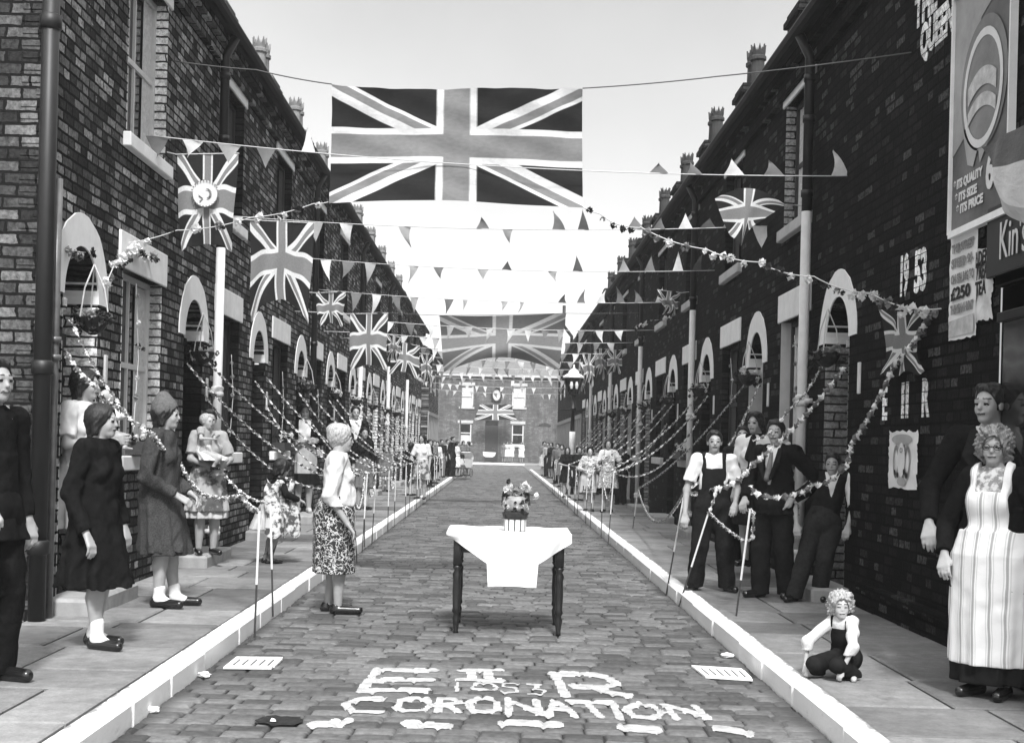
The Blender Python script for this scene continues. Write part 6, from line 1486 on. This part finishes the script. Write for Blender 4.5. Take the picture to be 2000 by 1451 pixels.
# bent child draped with streamers
bc = person("child in a pleated pale skirt bending forward beneath draped streamers at the kerb", (522, 1100), None, H=1.12, face=120, child=.6, look=10, nod=-25, lean=(0, .10), hair='bob', wear=[('top', cloth_dark, {'sleeve': 1.9}), ('skirt', skirt_pale, {'hem': .33, 'flare': .21, 'n': 14, 'amp': .09}), ('socks', cloth_mid, {'t': .2}), SH], arms={1: ((.20, .10, .68), (.16, .26, .62)), -1: ((-.2, .1, .68), (-.12, .27, .6))}, vox=.009)
m = MB(); rg = random.Random(6); N = 22
for j in range(N):
    t = j/(N-1); 
r = empty("draped_bunting", bc[0].location+Vector((0, 0, .55)), 0, "heap of pale striped cloth and streamers draped over the bent child", "bunting")
def dr_(u, v):
    a = (u-.5)*2.6; rr = .17+.05*math.sin(u*14)+.10*v; return (rr*math.cos(a*1.2)*1.1+.02*math.sin(v*9), rr*math.sin(a*1.2)*.9-.04, .38-.58*v*v-.06*abs(math.sin(u*17)))
grid_mesh("draped_cloth", dr_, 34, 16, patmat("draped_print", 'blotch', .62, .08, 16), r)
person("woman with arms folded in dark cardigan and pale apron standing on a doorstep", (592, 1000), 790, face=5, zg=KERB+.125, hair='wave', hairm=hair_mid, wear=[('top', blouse, {'sleeve': 0}), ('skirt', cloth_dark, {'hem': .26, 'flare': .14}), ('jacket', cloth_dark, {'sleeve': 1.9, 'hem': .50, 'flare': .12, 'open': (.50, .055, 1), 'g': .016}), ('apron', skirt_pale, {'hem': .36, 'flare': .13, 'front': .03}), ('shoes', shoe_w)], arms={1: ((.15, .03, .66), (-.04, .12, .665)), -1: ((-.15, .03, .66), (.05, .13, .65))}, vox=.010)
person("tall thin man in a dark jacket standing back in a doorway", (690, 978), 793, face=15, sex='m', zg=KERB+.125, X=None, hair='short', wear=[('top', blouse, {'sleeve': 0, 'hem': .5, 'name': 'shirt'}), ('jacket', cloth_dark, {'hem': .46, 'flare': .115, 'open': (.60, .05)}), ('trousers', cloth_dark), SH], vox=.011, hands=False)
person("young woman in a dark cardigan and pleated grey skirt facing the street", (707, 995), 835, face=25, hair='short', zg=KERB, wear=[('top', cloth_dark, {'sleeve': 1.9, 'g': .014}), ('skirt', cloth_mid, {'hem': .27, 'flare': .14, 'n': 12}), SH], vox=.011, hands=False)
person("child with flowers held up among streamers by the lighter terrace", (752, 960), 868, face=10, child=.6, H=None, hair='bob', wear=[('top', cloth_mid, {'sleeve': 1.9}), ('skirt', cloth_mid, {'hem': .33, 'flare': .16}), SH], vox=.012, hands=False)
person("dark haired young woman in white blouse and patterned apron at the kerb", (822, 975), 848, face=-10, look=-10, hair='long', wear=[('top', blouse, {'sleeve': .8}), ('skirt', blotch, {'hem': .30, 'flare': .15}), SH], vox=.012, hands=False, arms={1: ((.16, .02, .64), (.1, .14, .6))})
person("woman in dark clothes turned away beside the young woman in the patterned apron", (800, 968), 864, face=160, hair='bob', wear=[('top', cloth_dark, {'sleeve': 1.9}), ('skirt', cloth_dark, {'hem': .3}), SH], vox=.014, hands=False)
far = [((861, 932), 858, 'm', 'short', cloth_dark, cloth_mid, 20, "man in dark shirt, first of the cluster where the kerb ends"), ((872, 930), 858, 'm', 'short', blouse_grey, cloth_dark, 40, "man in grey shirt second in the cluster where the kerb ends"), ((882, 931), 852, 'm', 'short', cloth_dark, cloth_dark, 60, "tallest dark suited man of the cluster where the kerb ends"), ((892, 931), 862, 'f', 'bob', blouse, apron_white, 65, "woman in a long white apron in the cluster where the kerb ends"), ((903, 929), 861, 'f', 'bob', cloth_mid, cloth_dark, 30, "woman in a grey cardigan behind the white apron where the kerb ends"), ((914, 929), 862, 'f', 'bob', cloth_mid, skirt_pale, -60, "last woman of the cluster where the kerb ends, by a pushchair"),
       ((845, 944), 860, 'f', 'bob', cloth_mid, cloth_dark, 40, "woman in a mid grey jumper among canes before the clustered men"), ((852, 938), 862, 'f', 'wave', blouse, cloth_dark, 10, "woman in a white blouse tucked beside the clustered men"), ((836, 951), 858, 'm', 'short', cloth_dark, cloth_dark, 60, "man in dark clothes standing behind the girl in the patterned apron"),
       ((1069, 931), 864, 'm', 'short', blouse_grey, cloth_dark, -20, "man in a pale shirt between two women by the far dark terrace"), ((1096, 951), 868, 'f', 'wave', cloth_mid, cloth_mid, -10, "woman in grey between the boy and the lamp post"), ((1128, 978), 872, 'f', 'bob', cloth_dark, cloth_dark, 15, "woman in dark clothes behind the scarfed woman, near the lamp post"), ((1212, 985), 870, 'm', 'short', cloth_dark, cloth_dark, -20, "man in black standing in shadow past the smiling woman"),
       ((983, 903), 864, 'f', 'bob', cloth_mid, cloth_mid, 10, "woman in grey before the facing house's door"), ((990, 903), 862, 'f', 'wave', skirt_pale, apron_white, 10, "first white aproned woman before the facing house"), ((998, 904), 862, 'f', 'wave', blouse, apron_white, -10, "second white aproned woman before the facing house, arms folded"), ((1018, 904), 863, 'f', 'bob', blouse, apron_white, -15, "white aproned woman standing apart under the facing house's window"),
       ((1061, 929), 862, 'f', 'wave', cloth_mid, skirt_pale, 20, "woman in pale skirt farthest along the dark terrace's kerb"), ((1076, 934), 864, 'f', 'bob', cloth_dark, cloth_dark, -30, "dark dressed woman second farthest along the dark terrace"), ((1088, 945), 866, 'm', 'short', cloth_mid, cloth_dark, -20, "boy in grey among streamers by the lamp post")]
for (ft_, ht, sx_, hr_, c1, c2, fc, lb) in far:
    far_wall = ft_[1] < 906
    person(lb, ft_, ht, face=fc, sex=sx_, hair=hr_, vox=.022 if not far_wall else .03, hands=False, Y=96.6 if far_wall else None,
           wear=[('top', c1, {'sleeve': 1.9}), (('trousers', c2) if sx_ == 'm' else ('skirt', c2, {'hem': .27, 'flare': .15})), SH])
# pram and pushchair
def pram(p, label, s=1.0, rz=0):
    r = empty("pram", p, rz, label, "pram"); m = MB(); n = 10
    pr = [(-.45*s, .75*s), (-.42*s, .5*s), (-.25*s, .38*s), (.25*s, .38*s), (.42*s, .5*s), (.48*s, .72*s)]
    for y in (-.2*s, .2*s): m.add([(x, y, z) for x, z in pr], [tuple(range(6))])
    m.add([(x, -.2*s, z) for x, z in pr]+[(x, .2*s, z) for x, z in pr], [(i, i+1, 7+i, 6+i) for i in range(5)]); m.build("body", apron_white, r)
    m = MB(); vs = []; 
    for i in range(9): a = math.pi*i/8; 
    hd = [(.48*s-.02+.30*s*math.cos(math.pi*.5*k/6)*0+.0, 0, 0) for k in range(1)]
    for k in range(7):
        a = math.pi*.62*k/6; 
        for y in (-.2*s, .2*s): vs.append((.22*s+.30*s*math.cos(a), y, .72*s+.30*s*math.sin(a)))
    m.add(vs, [(2*i, 2*i+2, 2*i+3, 2*i+1) for i in range(6)]); m.build("hood", apron_white, r)
    for (x, y) in ((-.28, -.2), (.28, -.2), (-.28, .2), (.28, .2)):
        m = MB(); m.tube([(x*s+.17*s*math.cos(2*math.pi*i/14), y*s, .17*s+.17*s*math.sin(2*math.pi*i/14)) for i in range(15)], .012, 5, caps=False)
        for i in range(4): a = math.pi*i/4; m.tube([(x*s-.17*s*math.cos(a), y*s, .17*s-.17*s*math.sin(a)), (x*s+.17*s*math.cos(a), y*s, .17*s+.17*s*math.sin(a))], .004, 4)
        m.build("wheel", black_iron, r)
    m = MB(); m.tube([(-.42*s, -.2*s, .6*s), (-.75*s, -.2*s, .85*s), (-.75*s, .2*s, .85*s), (-.42*s, .2*s, .6*s)], .012, 6); m.build("handle", black_iron, r)
pram(Vector((at(955, 900, Y=95.5).x, 95.5, KERB)), "white pram before the facing house beside the women in aprons", 1.05)
pram(at(906, 931, Z=KERB), "pushchair with bright wheels beside the last woman where the kerb ends", 1.0, 1.2)
# ------------- people by the dark terrace
person("young man in bib overalls and short white sleeves standing with feet apart", (1388, 1152), 841, face=-5, sex='m', look=0, hair='short', wear=[('top', apron_white, {'sleeve': .72, 'loose': .016, 'hem': .5, 'name': 'shirt', 'fold': .005}), ('trousers', denim), ('bib', denim), ('shoes', shoe_blk)], arms={1: ((.165, .0, .625), (.175, .045, .475)), -1: ((-.155, -.02, .63), (-.13, .09, .55))}, feet={1: (.10, 0, 0, 25), -1: (-.10, .02, 0, -18)}, vox=.0075)
person("woman in a white short sleeved blouse with dark neckerchief behind the man in overalls", (1470, 1105), 806, face=-28, zg=KERB+.125, look=-10, hair='wave', hairm=hair_dark, fat=1.15, wear=[('top', apron_white, {'sleeve': .8, 'loose': .016, 'fold': .004}), ('skirt', cloth_dark, {'hem': .27}), ('scarf', cloth_dark), SH], arms={-1: ((-.16, .02, .65), (-.05, .13, .63))}, vox=.009)
person("face peering between the man in overalls and the woman in white", (1446, 1070), 832, face=-15, zg=KERB+.1, sex='m', hair='short', Y=14.0, wear=[('top', cloth_dark, {'sleeve': 1.9}), ('trousers', cloth_dark), SH], vox=.012, hands=False)
person("man in a dark suit with pale shirt and tie, one hand on his hip", (1508, 1165), 820, face=-38, sex='m', look=12, fat=1.12, hair='short', lean=(0, -.01), wear=[('top', blouse, {'sleeve': 0, 'hem': .48, 'name': 'shirt'}), ('trousers', cloth_dark), ('jacket', coat_black, {'hem': .47, 'flare': .125, 'open': (.56, .042), 'g': .018, 'fold': .006, 'loose': .012}), ('collar', blouse), ('tie', cloth_mid), ('lapel', cloth_dark), ('shoes', shoe_blk)], arms={-1: ((-.235, -.07, .655), (-.125, .03, .56)), 1: ((.15, .02, .63), (.12, .13, .55))}, feet={1: (.05, .05, 0, 15), -1: (-.08, -.02, 0, -15)}, vox=.0075)
person("boy in a knitted waistcoat and rolled white sleeves leaning with his hand in his pocket", (1584, 1172), 876, face=-18, sex='m', look=-6, child=.15, lean=(-.05, -.02), hair='short', H=None, wear=[('top', apron_white, {'sleeve': 1.1, 'loose': .014, 'hem': .5, 'name': 'shirt', 'fold': .005}), ('top', cloth_dark, {'sleeve': 0, 'g': .020, 'hem': .54, 'open': (.68, .04), 'name': 'waistcoat'}), ('trousers', wool('trouser_grey', .030, 30, .3)), ('collar', apron_white), ('shoes', shoe_blk)], arms={-1: ((-.255, -.05, .635), (-.225, .02, .50)), 1: ((.12, -.03, .63), (.10, .06, .50))}, feet={1: (.10, .10, 0, 20), -1: (-.05, -.03, 0, -15)}, squat=(-.065, -.04, .52), vox=.0075)
person("curly haired toddler in a white jumper and dark dungarees crouching on the flagstones", (1640, 1322), None, H=.80, face=-42, look=38, child=.9, lean=(0, .06), hair='curly', hairm=hair_fair, squat=(0, -.08, .145), skinm=skin_pale, wear=[('top', knit_pale, {'sleeve': 1.93, 'hem': .20, 'g': .012, 'fold': .005}), ('trousers', cloth_dark), ('bib', cloth_dark), ('shoes', shoe_w)], arms={1: ((.19, .16, .26), (.19, .18, .09)), -1: ((-.17, .14, .26), (-.12, .20, .09))}, feet={1: (.12, .10, 0, 20), -1: (-.12, .02, 0, -25)}, vox=.0065)
person("tall dark haired man in a black jacket standing behind the woman with spectacles", (1922, 1322), 750, face=-30, sex='m', look=-25, hair='short', wear=[('jacket', coat_black, {'hem': .45, 'flare': .13, 'g': .018, 'open': (.70, .035)}), ('lapel', cloth_dark), ('trousers', coat_black), ('collar', blouse), SH], arms={1: ((.19, .02, .64), (.17, .12, .52)), -1: ((-.16, 0, .64), (-.15, .05, .5))}, vox=.0075)
person("stout older woman with spectacles, curly grey hair and a long striped apron", (1934, 1358), 838, face=-42, look=12, fat=1.22, hair='curly', hairm=hair_grey, glasses=True, wear=[('top', print_pale, {'sleeve': 0}), ('jacket', coat_black, {'hem': .40, 'flare': .16, 'open': (.40, .075, 1), 'g': .02, 'sleeve': 1.9}), ('skirt', cloth_dark, {'hem': .055, 'flare': .145, 'n': 8}), ('apron', striped, {'hem': .125, 'flare': .155, 'bib': 1, 'g': .026, 'front': -.02, 'top': .62}), ('shoes', shoe_blk)], arms={-1: ((-.20, -.02, .62), (-.20, .07, .49)), 1: ((.19, -.02, .63), (.16, .07, .52))}, vox=.0075)
person("woman with dark headscarf and lettered sack apron working on streamers", (1150, 998), 873, face=-5, hair='scarf', hairm=cloth_dark, fat=1.2, skinm=skin_pale, wear=[('top', print_pale, {'sleeve': 1.4, 'loose': .014}), ('skirt', cloth_mid, {'hem': .26}), ('apron', skirt_pale, {'hem': .29, 'flare': .17, 'front': -.02}), SH], arms={1: ((.17, .02, .66), (.04, .16, .63)), -1: ((-.17, .02, .66), (-.05, .16, .62))}, vox=.010, hands=False, extra=lambda rt_, d: [setattr(q, 'parent', rt_) or setattr(q, 'location', Vector((.10*d['H'], .165*d['H'], .33*d['H']))) for q in [text_mesh("LESS", .09, ink, "sack_lettering", None, .9, .004, .004, Matrix(((-1, 0, 0, 0), (0, 0, 1, 0), (0, 1, 0, 0), (0, 0, 0, 1))))]])
person("smiling woman with dark waved hair and pale apron holding up streamers", (1186, 1000), 858, face=-12, look=0, hair='bob', wear=[('top', blouse, {'sleeve': .8}), ('skirt', cloth_dark, {'hem': .25}), ('apron', print_pale, {'hem': .33, 'flare': .15, 'front': -.03, 'bib': 1}), SH], arms={1: ((.16, .02, .65), (.12, .14, .62)), -1: ((-.18, .03, .67), (-.16, .15, .66))}, vox=.010, hands=False)
person("laughing dark haired woman in a black dress nearest the lamp post", (1106, 972), 873, face=0, hair='long', wear=[('top', cloth_dark, {'sleeve': .8}), ('skirt', cloth_dark, {'hem': .30}), SH], arms={1: ((.15, .03, .66), (.03, .14, .64))}, vox=.012, hands=False)
person("young woman in a black coat standing pale faced in a dark doorway", (1305, 998), 866, face=-5, zg=KERB+.1, hair='bob', hairm=hair_mid, wear=[('coat', coat_black, {'hem': .30, 'open': (.68, .04)}), ('collar', blouse), SH], vox=.011, hands=False)
person("youth in a dark suit at the very edge of the frame, face in profile", (-32, 1330), 700, face=60, sex='m', hair='short', wear=[('jacket', coat_black, {'hem': .44, 'flare': .13}), ('collar', blouse), ('trousers', coat_black), SH], arms={1: ((.16, .02, .64), (.14, .14, .56))}, vox=.0085)
# ---------------------------------------------------------------- air
def haze():
    m = bpy.data.materials.new("haze"); m.use_nodes = True; nt = m.node_tree; nt.nodes.clear()
    out = nt.nodes.new("ShaderNodeOutputMaterial"); v = nt.nodes.new("ShaderNodeVolumePrincipled")
    v.inputs["Color"].default_value = (.95, .95, .95, 1); v.inputs["Density"].default_value = .0014; v.inputs["Anisotropy"].default_value = .2
    nt.links.new(v.outputs[0], out.inputs["Volume"])
    mb = MB(); mb.box(-420, 420, -70, 620, -1.2, 14); mb.build("haze", m, kind='stuff')
haze()
